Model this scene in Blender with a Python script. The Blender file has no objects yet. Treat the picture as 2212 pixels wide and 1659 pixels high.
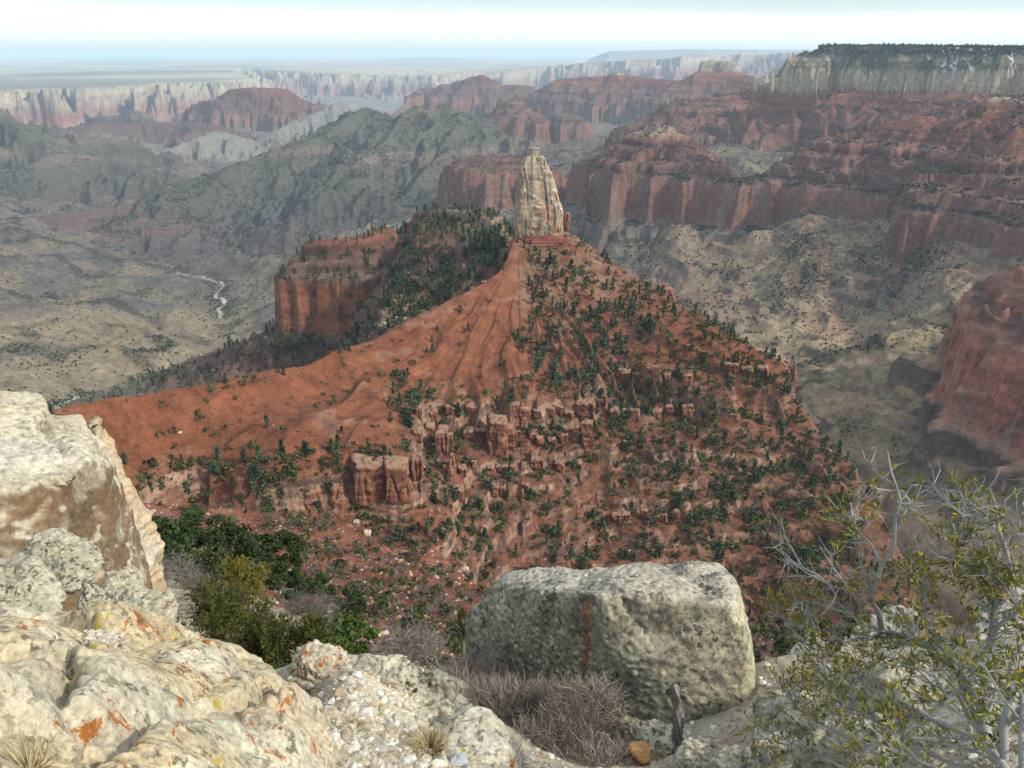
QUICK = False
import bpy, bmesh, math, random, os
import numpy as np
from mathutils import Vector, Matrix

# ------------------------------------------------------------------ camera, sky, sun, exposure
SC = bpy.context.scene
FPX, PITCH = 770.0, math.radians(23.3)          # focal length in pixels of a 1024 px wide frame, downward tilt
CP, SP = math.cos(PITCH), math.sin(PITCH)
cam_d = bpy.data.cameras.new('camera')
cam_d.sensor_width = 36.0
cam_d.lens = FPX / 1024.0 * 36.0
cam_d.clip_start, cam_d.clip_end = 0.05, 400000.0
cam = bpy.data.objects.new('camera', cam_d)
SC.collection.objects.link(cam)
cam.location = (0, 0, 0)
cam.rotation_euler = (math.pi / 2 - PITCH, 0, 0)
SC.camera = cam

SUN_AZ, SUN_EL = math.radians(112), math.radians(36)   # azimuth clockwise from the view direction (+Y)
SUN_STRENGTH, SUN_ANGLE, SKY_STRENGTH, EXPOSURE = 5.0, math.radians(3), 0.11, 0.47
HAZE_DENSITY = 2.5e-5
CLOUD_COVER = .24

world = bpy.data.worlds.new('World')
SC.world = world
world.use_nodes = True
nt = world.node_tree
nt.nodes.clear()
def N_(t, tree, **kw):
    n = tree.nodes.new(t)
    for k, v in kw.items():
        setattr(n, k, v)
    return n
w_out = N_('ShaderNodeOutputWorld', nt)
w_bg = N_('ShaderNodeBackground', nt)
w_sky = N_('ShaderNodeTexSky', nt, sky_type='NISHITA', sun_disc=False, sun_elevation=SUN_EL, sun_rotation=SUN_AZ)
w_tc = N_('ShaderNodeTexCoord', nt)
w_sep = N_('ShaderNodeSeparateXYZ', nt)
w_noi = N_('ShaderNodeTexNoise', nt)
w_noi.inputs['Scale'].default_value = 2.2
w_noi.inputs['Detail'].default_value = 5
w_map = N_('ShaderNodeMapping', nt)
w_map.inputs['Scale'].default_value = (1, 1, 6)
w_ramp = N_('ShaderNodeValToRGB', nt)      # cloud cover by height above the horizon: a bank low down, a blue gap, then cover
cr = w_ramp.color_ramp
for e, (p, v) in zip([cr.elements[0], cr.elements[1]], [(0.0, 0.60), (0.006, 0.70)]):
    e.position = p; e.color = (v, v, v, 1)
for p, v in [(0.022, .88), (0.032, .95), (0.038, .93), (0.047, .48), (0.058, .30), (0.12, .30), (0.3, .30), (1.0, .32)]:
    e = cr.elements.new(p); e.color = (v, v, v, 1)
w_add = N_('ShaderNodeMath', nt, operation='MULTIPLY_ADD')
w_mix = N_('ShaderNodeMix', nt, data_type='RGBA')
L = nt.links.new
L(w_tc.outputs['Generated'], w_sep.inputs[0])
L(w_tc.outputs['Generated'], w_map.inputs[0])
L(w_map.outputs[0], w_noi.inputs['Vector'])
L(w_noi.outputs['Fac'], w_add.inputs[0]); w_add.inputs[1].default_value = 0.014
w_sub = N_('ShaderNodeMath', nt, operation='SUBTRACT'); w_sub.inputs[1].default_value = 0.007
L(w_sep.outputs['Z'], w_sub.inputs[0])
w_tilt = N_('ShaderNodeMath', nt, operation='MULTIPLY_ADD'); w_tilt.inputs[1].default_value = 0.009   # the bank climbs... falls to the right
L(w_sep.outputs['X'], w_tilt.inputs[0]); L(w_sub.outputs[0], w_tilt.inputs[2])
L(w_tilt.outputs[0], w_add.inputs[2])
L(w_add.outputs[0], w_ramp.inputs[0])
L(w_ramp.outputs['Color'], w_mix.inputs['Factor'])
w_tint = N_('ShaderNodeMix', nt, data_type='RGBA', blend_type='MULTIPLY')
w_tint.inputs['Factor'].default_value = 1; w_tint.inputs['B'].default_value = (.78, 1.0, 1.12, 1)
L(w_sky.outputs[0], w_tint.inputs['A']); L(w_tint.outputs['Result'], w_mix.inputs['A'])
w_mix.inputs['B'].default_value = (7.7, 8.1, 8.2, 1)
L(w_mix.outputs['Result'], w_bg.inputs['Color'])
w_bg.inputs['Strength'].default_value = SKY_STRENGTH
L(w_bg.outputs[0], w_out.inputs['Surface'])

sun_d = bpy.data.lights.new('sun', 'SUN')
sun_d.energy, sun_d.angle, sun_d.color = SUN_STRENGTH, SUN_ANGLE, (1.0, 0.93, 0.82)
sun = bpy.data.objects.new('sun', sun_d)
SC.collection.objects.link(sun)
sdir = Vector((math.sin(SUN_AZ) * math.cos(SUN_EL), math.cos(SUN_AZ) * math.cos(SUN_EL), math.sin(SUN_EL)))
sun.rotation_euler = sdir.to_track_quat('Z', 'Y').to_euler()

SC.view_settings.view_transform = 'Standard'
SC.view_settings.look = 'None'
SC.view_settings.exposure = EXPOSURE
SC.view_settings.gamma = 1
SC.render.engine = 'CYCLES'
cy = SC.cycles
cy.use_denoising = True
cy.max_bounces, cy.diffuse_bounces, cy.glossy_bounces, cy.transmission_bounces, cy.volume_bounces = 5, 3, 1, 2, 1
cy.caustics_reflective = cy.caustics_refractive = False

# ------------------------------------------------------------------ helpers
DS = 1024 / 2212.0                       # survey coordinates were read off a 2212 px wide print of the view
def ray(xd, yd):
    a, b = (xd * DS - 512) / FPX, (384 - yd * DS) / FPX
    dx, dy, dz = a, CP + b * SP, -SP + b * CP
    h = math.hypot(dx, dy)
    return dx / h, dy / h, dz / h
def P(xd, yd, R):
    r = ray(xd, yd)
    return (r[0] * R, r[1] * R, r[2] * R)
def proj(x, y, z):                        # world -> survey coordinates
    f = y * CP - z * SP
    up = y * SP + z * CP
    f = np.maximum(f, 1e-6)
    return (512 + FPX * x / f) / DS, (384 - FPX * up / f) / DS

_rng = np.random.RandomState(7)
_perm = np.concatenate([_rng.permutation(256)] * 3).astype(np.int32)
_g2 = np.array([(math.cos(a), math.sin(a)) for a in np.arange(16) * math.pi / 8 + .1], dtype=np.float32)
_g3 = np.array([(1,1,0),(-1,1,0),(1,-1,0),(-1,-1,0),(1,0,1),(-1,0,1),(1,0,-1),(-1,0,-1),(0,1,1),(0,-1,1),(0,1,-1),(0,-1,-1),(1,1,0),(-1,1,0),(0,-1,1),(0,-1,-1)], dtype=np.float32)
def noise2(x, y, seed=0):
    x = np.asarray(x, np.float32); y = np.asarray(y, np.float32)
    x0 = np.floor(x); y0 = np.floor(y)
    fx, fy = x - x0, y - y0
    xi = (x0.astype(np.int32) + seed * 37) & 255; yi = (y0.astype(np.int32) + seed * 17) & 255
    u = fx * fx * fx * (fx * (fx * 6 - 15) + 10); v = fy * fy * fy * (fy * (fy * 6 - 15) + 10)
    def g(ix, iy, ax, ay):
        k = _perm[_perm[ix & 255] + (iy & 255)] & 15
        return _g2[k, 0] * ax + _g2[k, 1] * ay
    a = g(xi, yi, fx, fy); b = g(xi + 1, yi, fx - 1, fy)
    c = g(xi, yi + 1, fx, fy - 1); d = g(xi + 1, yi + 1, fx - 1, fy - 1)
    a += u * (b - a); c += u * (d - c)
    return (a + v * (c - a)) * 1.5          # about -1..1
def fbm2(x, y, oct=4, seed=0, gain=.5):
    s = 0; amp = 1.0; tot = 0
    for o in range(oct):
        s = s + amp * noise2(x * 2 ** o, y * 2 ** o, seed + o * 3); tot += amp; amp *= gain
    return s / tot
def ridge2(x, y, oct=3, seed=0, gain=.5):   # 0..1, 1 on sharp ridges
    s = 0; amp = 1.0; tot = 0
    for o in range(oct):
        n = 1 - np.abs(noise2(x * 2 ** o, y * 2 ** o, seed + o * 5))
        s = s + amp * n * n; tot += amp; amp *= gain
    return s / tot
def noise3(x, y, z, seed=0):
    x = np.asarray(x, np.float32); y = np.asarray(y, np.float32); z = np.asarray(z, np.float32)
    x0, y0, z0 = np.floor(x), np.floor(y), np.floor(z)
    fx, fy, fz = x - x0, y - y0, z - z0
    xi = (x0.astype(np.int32) + seed * 37) & 255; yi = (y0.astype(np.int32) + seed * 17) & 255; zi = (z0.astype(np.int32) + seed * 71) & 255
    w = lambda t: t * t * t * (t * (t * 6 - 15) + 10)
    u, v, q = w(fx), w(fy), w(fz)
    def g(i, j, k, ax, ay, az):
        h = _perm[_perm[_perm[(xi + i) & 255] + ((yi + j) & 255)] + ((zi + k) & 255)] & 15
        return _g3[h, 0] * ax + _g3[h, 1] * ay + _g3[h, 2] * az
    r = []
    for k in (0, 1):
        a = g(0, 0, k, fx, fy, fz - k); b = g(1, 0, k, fx - 1, fy, fz - k)
        c = g(0, 1, k, fx, fy - 1, fz - k); d = g(1, 1, k, fx - 1, fy - 1, fz - k)
        a += u * (b - a); c += u * (d - c)
        r.append(a + v * (c - a))
    return r[0] + q * (r[1] - r[0])
def fbm3(x, y, z, oct=4, seed=0, gain=.5):
    s = 0; amp = 1.0; tot = 0
    for o in range(oct):
        s = s + amp * noise3(x * 2 ** o, y * 2 ** o, z * 2 ** o, seed + o * 3); tot += amp; amp *= gain
    return s / tot
def sstep(a, b, x):
    t = np.clip((x - a) / (b - a), 0, 1)
    return t * t * (3 - 2 * t)
def lerp(a, b, t):
    return a + (b - a) * t
class TPS:
    def __init__(self, pts, scale, smooth=1e-4):
        p = np.array(pts, float)
        self.s = scale; self.xy = p[:, :2] / scale; n = len(p)
        d2 = ((self.xy[:, None] - self.xy[None]) ** 2).sum(-1)
        K = .5 * d2 * np.log(d2 + 1e-12) + smooth * np.eye(n)
        Q = np.c_[np.ones(n), self.xy]
        A = np.zeros((n + 3, n + 3)); A[:n, :n] = K; A[:n, n:] = Q; A[n:, :n] = Q.T
        self.c = np.linalg.solve(A, np.r_[p[:, 2], 0, 0, 0])
    def __call__(self, X, Y):
        sh = np.shape(X)
        X = np.ravel(X).astype(np.float32) / self.s; Y = np.ravel(Y).astype(np.float32) / self.s
        out = (self.c[-3] + self.c[-2] * X + self.c[-1] * Y).astype(np.float32)
        for (a, b), w in zip(self.xy, self.c[:-3]):
            d2 = (X - np.float32(a)) ** 2 + (Y - np.float32(b)) ** 2
            out += np.float32(.5 * w) * d2 * np.log(d2 + np.float32(1e-12))
        return out.reshape(sh)

COLL = SC.collection
def tag(o, label=None, cat=None, group=None, kind=None):
    if label: o['label'] = label
    if cat: o['category'] = cat
    if group: o['group'] = group
    if kind: o['kind'] = kind
    return o
def mesh_np(name, verts, faces, mat=None, cols=None, attrs=None, smooth=True, parent=None):
    """faces: (n,3) or (n,4) int array"""
    me = bpy.data.meshes.new(name)
    verts = np.asarray(verts, np.float32); faces = np.asarray(faces, np.int32)
    nf, k = faces.shape
    me.vertices.add(len(verts)); me.vertices.foreach_set('co', verts.ravel())
    me.loops.add(nf * k); me.loops.foreach_set('vertex_index', faces.ravel())
    me.polygons.add(nf)
    me.polygons.foreach_set('loop_start', np.arange(0, nf * k, k, dtype=np.int32))
    me.polygons.foreach_set('loop_total', np.full(nf, k, np.int32))
    me.polygons.foreach_set('use_smooth', np.full(nf, bool(smooth)))
    if cols is not None:
        a = me.attributes.new('Col', 'FLOAT_COLOR', 'POINT')
        c = np.ones((len(verts), 4), np.float32); c[:, :3] = cols
        a.data.foreach_set('color', c.ravel())
    for nm, val in (attrs or {}).items():
        a = me.attributes.new(nm, 'FLOAT', 'POINT'); a.data.foreach_set('value', np.asarray(val, np.float32))
    me.update(calc_edges=True)
    if mat: me.materials.append(mat)
    o = bpy.data.objects.new(name, me)
    COLL.objects.link(o)
    if parent is not None: o.parent = parent
    return o
def empty(name, loc=(0, 0, 0)):
    o = bpy.data.objects.new(name, None); COLL.objects.link(o); o.location = loc
    o.empty_display_size = .1
    return o
# ------------------------------------------------------------------ materials
def new_mat(name, rough=.95):
    m = bpy.data.materials.new(name); m.use_nodes = True
    t = m.node_tree; b = t.nodes['Principled BSDF']
    b.inputs['Roughness'].default_value = rough
    b.inputs['Specular IOR Level'].default_value = .15
    return m, t, b
def canyon_material():
    """vertex colour of the strata, broken up by fine beds, vertical varnish streaks on the cliffs and scrub speckle on the slopes"""
    m, t, b = new_mat('canyon_rock')
    L = t.links.new
    col = N_('ShaderNodeAttribute', t, attribute_name='Col')
    cliff = N_('ShaderNodeAttribute', t, attribute_name='cliff')
    veg = N_('ShaderNodeAttribute', t, attribute_name='veg')
    geo = N_('ShaderNodeNewGeometry', t)
    def noise(scale_xyz, detail, rough=.6):
        mp = N_('ShaderNodeMapping', t); mp.inputs['Scale'].default_value = scale_xyz
        L(geo.outputs['Position'], mp.inputs[0])
        n = N_('ShaderNodeTexNoise', t); n.inputs['Scale'].default_value = 1; n.inputs['Detail'].default_value = detail; n.inputs['Roughness'].default_value = rough
        L(mp.outputs[0], n.inputs['Vector'])
        return n.outputs['Fac']
    def mrange(v, a, b_, c, d):
        n = N_('ShaderNodeMapRange', t); L(v, n.inputs[0])
        for i, x in zip((1, 2, 3, 4), (a, b_, c, d)): n.inputs[i].default_value = x
        return n.outputs[0]
    def mul(a, b_):
        n = N_('ShaderNodeMath', t, operation='MULTIPLY')
        for i, x in ((0, a), (1, b_)):
            if isinstance(x, float): n.inputs[i].default_value = x
            else: L(x, n.inputs[i])
        return n.outputs[0]
    def scale(c, f):
        n = N_('ShaderNodeVectorMath', t, operation='SCALE'); L(c, n.inputs[0]); L(f, n.inputs['Scale'])
        return n.outputs[0]
    beds = mul(mrange(noise((.006, .006, .075), 5, .7), .38, .62, .70, 1.28), mrange(noise((.02, .02, .3), 4), .35, .65, .85, 1.15))          # thin horizontal beds
    streak = mrange(noise((.085, .085, .013), 6, .74), .40, .60, .66, 1.26)      # varnish and seep stains down the faces
    grain = mrange(noise((.5, .5, .5), 5, .7), .3, .7, .72, 1.28)
    blot2 = mrange(noise((.05, .05, .075), 7, .75), .36, .64, .66, 1.30)
    blot = mrange(noise((.012, .012, .012), 4), .3, .7, .86, 1.14)
    # beds and streaks act on the cliffs, grain and blotches everywhere
    def fade(v, f):
        n = N_('ShaderNodeMix', t, data_type='FLOAT'); n.inputs['A'].default_value = 1.0
        L(f, n.inputs['Factor']); L(v, n.inputs['B'])
        return n.outputs['Result']
    cl = cliff.outputs['Fac']
    bw = N_('ShaderNodeAttribute', t, attribute_name='bedw').outputs['Fac']; sw = N_('ShaderNodeAttribute', t, attribute_name='streakw').outputs['Fac']
    c = scale(col.outputs['Color'], mul(mul(fade(beds, bw), fade(streak, mul(sw, cl))), mul(grain, mul(blot, blot2))))
    # scrub: dark green-grey dots whose cover follows the veg attribute
    vo = N_('ShaderNodeTexVoronoi', t); vo.inputs['Scale'].default_value = .085
    L(geo.outputs['Position'], vo.inputs['Vector'])
    thr = mrange(veg.outputs['Fac'], 0, 1, 0.0, .55)
    sub = N_('ShaderNodeMath', t, operation='LESS_THAN'); L(vo.outputs['Distance'], sub.inputs[0]); L(thr, sub.inputs[1])
    vo2 = N_('ShaderNodeTexVoronoi', t); vo2.inputs['Scale'].default_value = .23
    L(geo.outputs['Position'], vo2.inputs['Vector'])
    thr2 = mrange(veg.outputs['Fac'], 0, 1, 0.0, .42)
    sub2 = N_('ShaderNodeMath', t, operation='LESS_THAN'); L(vo2.outputs['Distance'], sub2.inputs[0]); L(thr2, sub2.inputs[1])
    mx = N_('ShaderNodeMix', t, data_type='RGBA'); L(sub2.outputs[0], mx.inputs['Factor']); L(c, mx.inputs['A']); mx.inputs['B'].default_value = (.085, .08, .062, 1)
    mx2 = N_('ShaderNodeMix', t, data_type='RGBA'); L(sub.outputs[0], mx2.inputs['Factor']); L(mx.outputs['Result'], mx2.inputs['A']); mx2.inputs['B'].default_value = (.036, .046, .026, 1)
    L(mx2.outputs['Result'], b.inputs['Base Color'])
    bp = N_('ShaderNodeBump', t); bp.inputs['Strength'].default_value = .6; bp.inputs['Distance'].default_value = 2.0
    L(noise((.22, .22, .35), 6, .65), bp.inputs['Height'])
    bq = N_('ShaderNodeBump', t); bq.inputs['Strength'].default_value = .55; bq.inputs['Distance'].default_value = 14.0
    L(noise((.022, .022, .04), 7, .68), bq.inputs['Height']); L(bq.outputs[0], bp.inputs['Normal']); L(bp.outputs[0], b.inputs['Normal'])
    return m
M_CANYON = canyon_material()

# ------------------------------------------------------------------ the canyon: one polar height field, cut into its landforms
GC = np.array([(0,60),(60,10),(110,-30),(160,-95),(180,-112),(200,-240),(240,-262),(420,-360),(500,-395),(508,-415),(590,-440),(600,-468),
    (690,-490),(700,-520),(780,-540),(790,-562),(850,-588),(862,-600),(893,-770),(960,-795),(972,-830),(1050,-855),(1300,-960),(1800,-1120),(2600,-1230),(4200,-1330)], float)
PAL = [(60,(0.068,0.070,0.041)),(0,(0.088,0.091,0.058)),(-60,(0.204,0.175,0.122)),(-108,(0.190,0.168,0.116)),(-118,(0.313,0.273,0.197)),(-245,(0.292,0.252,0.177)),(-256,(0.184,0.081,0.054)),(-360,(0.170,0.070,0.048)),
    (-395,(0.129,0.063,0.048)),(-440,(0.170,0.087,0.065)),(-470,(0.116,0.056,0.044)),(-520,(0.163,0.084,0.065)),(-560,(0.116,0.063,0.051)),(-592,(0.170,0.105,0.082)),(-604,(0.224,0.115,0.082)),(-700,(0.211,0.101,0.071)),(-768,(0.184,0.095,0.071)),
    (-782,(0.163,0.133,0.112)),(-830,(0.177,0.154,0.122)),(-860,(0.170,0.164,0.112)),(-960,(0.163,0.154,0.102)),(-1050,(0.150,0.133,0.095)),(-1250,(0.156,0.133,0.095)),(-1400,(0.156,0.133,0.095))]
RIM = [(60,(0.149,0.138,0.093)),(-5,(0.169,0.152,0.106)),(-20,(0.257,0.221,0.164)),(-150,(0.270,0.227,0.171)),(-260,(0.230,0.179,0.136)),(-300,(0.195,0.118,0.093)),(-420,(0.183,0.090,0.071)),(-600,(0.236,0.138,0.106)),(-900,(0.203,0.166,0.128)),(-1300,(0.176,0.152,0.114))]
RIMP = np.array([(0,0),(30,-12),(70,-140),(230,-210),(270,-300),(420,-350),(450,-430),(900,-560),(1800,-720)], float)
SCRUB = [(60,(0.153,0.130,0.099)),(-380,(0.153,0.130,0.099)),(-450,(0.099,0.093,0.072)),(-640,(0.095,0.092,0.069)),(-660,(0.148,0.121,0.094)),(-700,(0.144,0.115,0.089)),(-715,(0.095,0.088,0.069)),(-880,(0.090,0.081,0.067)),(-1000,(0.086,0.077,0.069)),(-1060,(0.090,0.072,0.067)),(-1300,(0.095,0.081,0.067))]
SCRUBP = np.array([(0,0),(80,-50),(600,-330),(1200,-560),(2200,-800),(4000,-1000)], float)
GREY = [(0,(.21,.195,.165)),(-2000,(.19,.18,.155))]
GREYP = np.array([(0,0),(60,-40),(160,-150),(400,-260),(900,-330)], float)
REDM = [(60,(0.129,0.080,0.065)),(-300,(0.129,0.080,0.065)),(-2000,(0.119,0.080,0.071))]
REDP = np.array([(0,0),(25,-8),(60,-40),(400,-200),(900,-300)], float)
# the mesa behind the spire: its own short cliff
MESAP = np.array([(0,0),(14,-4),(22,-8),(27,-24),(52,-38),(58,-54),(84,-66),(96,-172),(125,-185),(250,-270),(700,-460),(1400,-760)], float)
MESAPAL = [(0,(.185,.076,.045)),(-270,(.185,.076,.045)),(-340,(.17,.076,.05)),(-372,(.15,.09,.066)),(-398,(.16,.106,.077)),(-412,(.235,.10,.055)),(-500,(.245,.10,.058)),(-512,(.15,.12,.095)),(-530,(.13,.078,.06)),(-640,(.14,.09,.068)),(-700,(.16,.14,.095)),(-1400,(.16,.14,.10))]

MESAPAL2 = [(0,(0.145,0.080,0.054)),(-290,(0.198,0.152,0.101)),(-300,(0.139,0.076,0.054)),(-340,(0.145,0.084,0.058)),(-352,(0.191,0.129,0.086)),(-365,(0.125,0.076,0.058)),(-1000,(0.132,0.084,0.065))]
GCP = GC.copy(); GCP = np.concatenate([[(0, 70), (40, 45), (230, -70), (300, -108)], np.c_[GC[4:, 0] + 130, GC[4:, 1]]])
PALN = [(z, tuple(min(.6, q * k_ * (1.75 if z > -775 else 1.0)) for q, k_ in zip(c, (1.05, .90, .80)))) for z, c in PAL]  # lifted copy of the beds: colour brightens the near cliff's shaded face
LF = []      # landforms: name, crest in survey px + km, options
def land(name, pts, prof=GC, pal=PAL, poly=False, dz=0, w=0, warp=1.0, scale=330, veg=.35, fl=1.0, rough=6.0, reach=3000, cut=None, cap=None):
    LF.append(dict(name=name, pts=[P(x, y, r * 1000) for x, y, r in pts], prof=prof, pal=pal, poly=poly, dz=dz, w=w, warp=warp, scale=scale, veg=veg, fl=fl, rough=rough, reach=reach, cut=cut, cap=cap))

land('far_plateau', [(-420,194,12.5),(-200,193,13.2),(0,193,14),(120,189,14.4),(233,187,14.8),(333,178,16),(433,176,17),(500,173,18),(549,171,18.5),(530,163,21),(500,155,24),(484,149,28),(520,146,32),(553,147.5,31),
    (600,152,25),(660,156,23.5),(737,159,22.5),(850,161,22),(937,161,21.5),(1037,155,22.5),(1120,151,23.5),(1204,146,24),(1237,138,23),(1304,133,23),(1360,130,22.5),(1420,128,22.5),(1474,121,22),(1535,126,22.5),(1575,118,23),(1660,115,23),(1758,112,22),(2300,110,22)],
    prof=RIMP, pal=RIM, poly='back', dz=None, scale=1000, veg=0, warp=2.6, rough=0, reach=4500)
land('mesa', [(1311,123,44),(1330,115,43),(1350,110,42),(1474,106,42),(1600,107,42),(1765,108,42),(2400,108,42)], prof=RIMP, pal=GREY, dz=None, w=800, scale=1500, veg=0, rough=0, reach=3000)
land('butte', [(1085,139,38),(1115,137,38)], prof=np.array([(0,0),(500,-110),(900,-180),(1500,-400)],float), pal=GREY, dz=None, veg=0, rough=0, scale=900)
land('hill', [(905,122,60),(935,122,60)], prof=np.array([(0,0),(1500,-120),(4000,-300),(6000,-500)],float), pal=GREY, dz=None, veg=0, rough=0, scale=3000, reach=6000)
land('butte', [(500,192,11.3),(547,188,11.1),(603,190,11.0)], dz=-140, w=40, warp=.8, scale=600, veg=.15)
land('ridge', [(-120,190,7.6),(-40,215,7.4),(0,231,7.3),(20,252,7.2),(43,283,7.0),(80,299,6.9),(117,303,6.8),(150,327,6.7)], prof=GREYP, pal=SCRUB, dz=None, warp=1.2, scale=420, veg=.1, rough=10)
land('red_mesa', [(160,284,9.4),(200,266,9.6),(300,263,9.8),(417,266,9.6),(440,270,9.3)], prof=REDP, pal=REDM, dz=None, w=120, warp=1.0, scale=500, veg=.12, rough=4)
land('ridge', [(215,248,10.6),(250,246,10.5),(293,237,10.4),(323,253,10.3)], prof=GREYP, pal=SCRUB, dz=None, scale=400, veg=.1, rough=14)
land('ridge', [(640,228,13),(683,226,13),(700,232,12.8)], prof=REDP, pal=REDM, dz=None, scale=500, veg=.05, rough=12)
land('badlands', [(283,338,7.9),(340,327,8.1),(400,303,8.3),(440,292,8.4),(467,281,8.6),(500,288,8.8),(545,300,9)], prof=GREYP, pal=GREY, dz=None, warp=1.5, scale=260, veg=.05, rough=18)
land('badlands', [(600,277,9.4),(650,256,9.6),(693,233,9.8),(727,218,9.9)], prof=GREYP, pal=GREY, dz=None, warp=1.4, scale=300, veg=.08, rough=14)
land('hill', [(67,364,6.2),(105,340,6.4),(127,329,6.5),(160,329,6.5),(220,342,6.5),(300,362,6.3)], prof=REDP, pal=SCRUB, dz=None, w=40, warp=1.2, scale=300, veg=.2, rough=8)
land('scrub_ridge', [(787,231,6.9),(814,240,6.8),(860,257,6.7)], prof=SCRUBP, pal=SCRUB, dz=None, w=5, warp=.85, scale=560, veg=.7, rough=2, reach=3500)
land('scrub_ridge', [(787,231,6.9),(737,262,6.6),(700,290,6.4),(640,310,6.2),(567,333,6.1),(500,357,5.9),(450,377,5.75),(333,407,5.55),(312,425,5.5)], prof=SCRUBP, pal=SCRUB, dz=None, w=5, warp=.85, scale=560, veg=.65, rough=2, reach=3500)
land('scrub_ridge', [(-200,487,5.2),(0,474,5.25),(120,462,5.3),(220,449,5.38),(310,434,5.45)], prof=np.array([(0,0),(12,-6),(30,-55),(500,-210),(1200,-300)],float), pal=[(0,(.115,.078,.066)),(-1015,(.115,.078,.066)),(-1045,(.09,.078,.072)),(-1300,(.11,.095,.08))], dz=None, w=0, warp=.9, scale=260, veg=.35, rough=3)
land('scrub_ridge', [(871,242,6.2),(900,228,6.25),(924,237,6.3),(951,232,6.4),(1024,247,6.5)], prof=SCRUBP, pal=SCRUB, dz=None, w=10, warp=.9, scale=420, veg=.7, rough=5)
land('scrub_ridge', [(871,242,6.2),(838,297,5.8),(804,323,5.6),(771,347,5.4)], prof=SCRUBP, pal=SCRUB, dz=None, warp=.9, scale=420, veg=.55, rough=5)
land('scrub_ridge', [(1014,262,6.4),(990,300,6.0),(937,347,5.5),(900,385,5.2)], prof=SCRUBP, pal=SCRUB, dz=None, warp=.9, scale=420, veg=.6, rough=5)
land('butte', [(924,188,12.4),(987,174,12.2),(1030,162,12.1),(1044,158,12),(1058,166,12),(1071,174,12),(1087,179,12),(1127,181,12)], dz=-10, warp=.9, scale=500, veg=.25, rough=5)
land('butte', [(924,188,12.4),(884,204,12.0),(847,240,11.4)], dz=-10, warp=.9, scale=500, veg=.3)
land('butte', [(1124,200,10.8),(1154,197,10.8),(1201,171,10.7),(1284,164,10.5),(1318,162,10.5),(1326,153,10.45),(1334,147,10.4),(1343,154,10.4),(1354,163,10.4),(1474,174,10.0),(1518,163,9.8)], dz=0, w=30, warp=.9, scale=480, veg=.2, rough=4)
land('butte', [(1525,132,9.5),(1550,131,9.5),(1578,132,9.45)], dz=60, w=60, warp=.4, scale=380, veg=.25, rough=2)
land('butte', [(1598,158,9.2),(1615,152,9.1),(1628,163,9.0),(1636,178,8.2)], dz=30, warp=.5, scale=300, veg=.3, rough=6)
land('pyramid_butte', [(1071,234,7.7),(1100,214,7.6),(1111,210,7.55),(1122,215,7.5),(1137,228,7.45),(1160,246,7.4)], dz=10, warp=.38, scale=330, veg=.35, rough=4)
land('butte', [(1192,252,7.5),(1204,245,7.5),(1231,245,7.45),(1255,254,7.4)], dz=0, w=30, warp=.6, scale=300, veg=.4, rough=3)
land('forest_plateau', [(1641,171,6.9),(1655,166,6.8),(1681,173,6.6),(1694,150,6.3),(1703,137,6.2),(1725,128,6.1),(1751,117,6.05),(1775,109,6.0),(1800,103,6.1),(1900,102,6.0),(1990,104,5.9),(2100,106,5.8),(2212,107,5.7),(2500,108,5.6),(2500,107,8),(1850,103,8),(1760,113,7)],
    prof=GCP, poly=True, dz=10, warp=1.5, scale=420, fl=1.8, veg=.6, rough=3, reach=3500)
land('supai_spur', [(1641,190,6.2),(1605,203,6.0),(1568,206,5.85),(1475,214,5.7),(1451,218,5.65),(1444,232,5.6),(1400,252,5.55),(1364,261,5.5)], dz=85, warp=.8, scale=330, veg=.4, rough=5)
land('supai_spur', [(1700,195,6.0),(1850,197,5.7),(2000,197,5.5),(2212,205,5.3)], dz=40, warp=1.0, scale=330, veg=.4, rough=5)
land('pyramid_butte', [(1255,346,4.0),(1304,328,3.95),(1361,298,3.9),(1371,284,3.87),(1400,273,3.85),(1421,268,3.83),(1454,273,3.8),(1460,297,3.78),(1478,314,3.75),(1541,347,3.65),(1590,372,3.55)], cap=(38, (.27,.21,.14)), dz=75, warp=.55, scale=300, veg=.4, rough=3)
land('supai_spur', [(951,368,4.35),(975,348,4.3),(997,338,4.25),(1121,334,4.2),(1180,345,4.15)], dz=25, warp=.7, scale=300, veg=.35, rough=4)
land('supai_spur', [(1640,377,3.55),(1681,354,3.6),(1748,314,3.65),(1805,279,3.7),(1851,276,3.75),(1908,264,3.75),(1991,249,3.75),(2068,257,3.75),(2098,233,3.75),(2104,217,3.75),(2140,212,3.72),(2155,203,3.7),(2168,196,3.7),(2180,208,3.7),(2212,217,3.65),(2450,215,3.5)], cap=(34, (.30,.24,.16)), dz=85, warp=.7, scale=320, veg=.4, rough=4)
land('supai_spur', [(1690,400,3.5),(1760,392,3.42),(1850,398,3.38),(2000,408,3.36),(2120,416,3.33),(2212,420,3.3),(2450,430,3.25)], dz=88, warp=.9, scale=320, veg=.4, rough=6)
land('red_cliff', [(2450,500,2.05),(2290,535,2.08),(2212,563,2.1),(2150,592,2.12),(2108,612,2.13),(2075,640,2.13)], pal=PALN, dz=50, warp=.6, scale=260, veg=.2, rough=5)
land('mesa', [(672,520,1.56),(715,513,1.54),(770,511,1.53),(830,488,1.58)], prof=MESAP, pal=MESAPAL, dz='abs', warp=.45, scale=150, veg=.25, rough=4, reach=1200)
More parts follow.
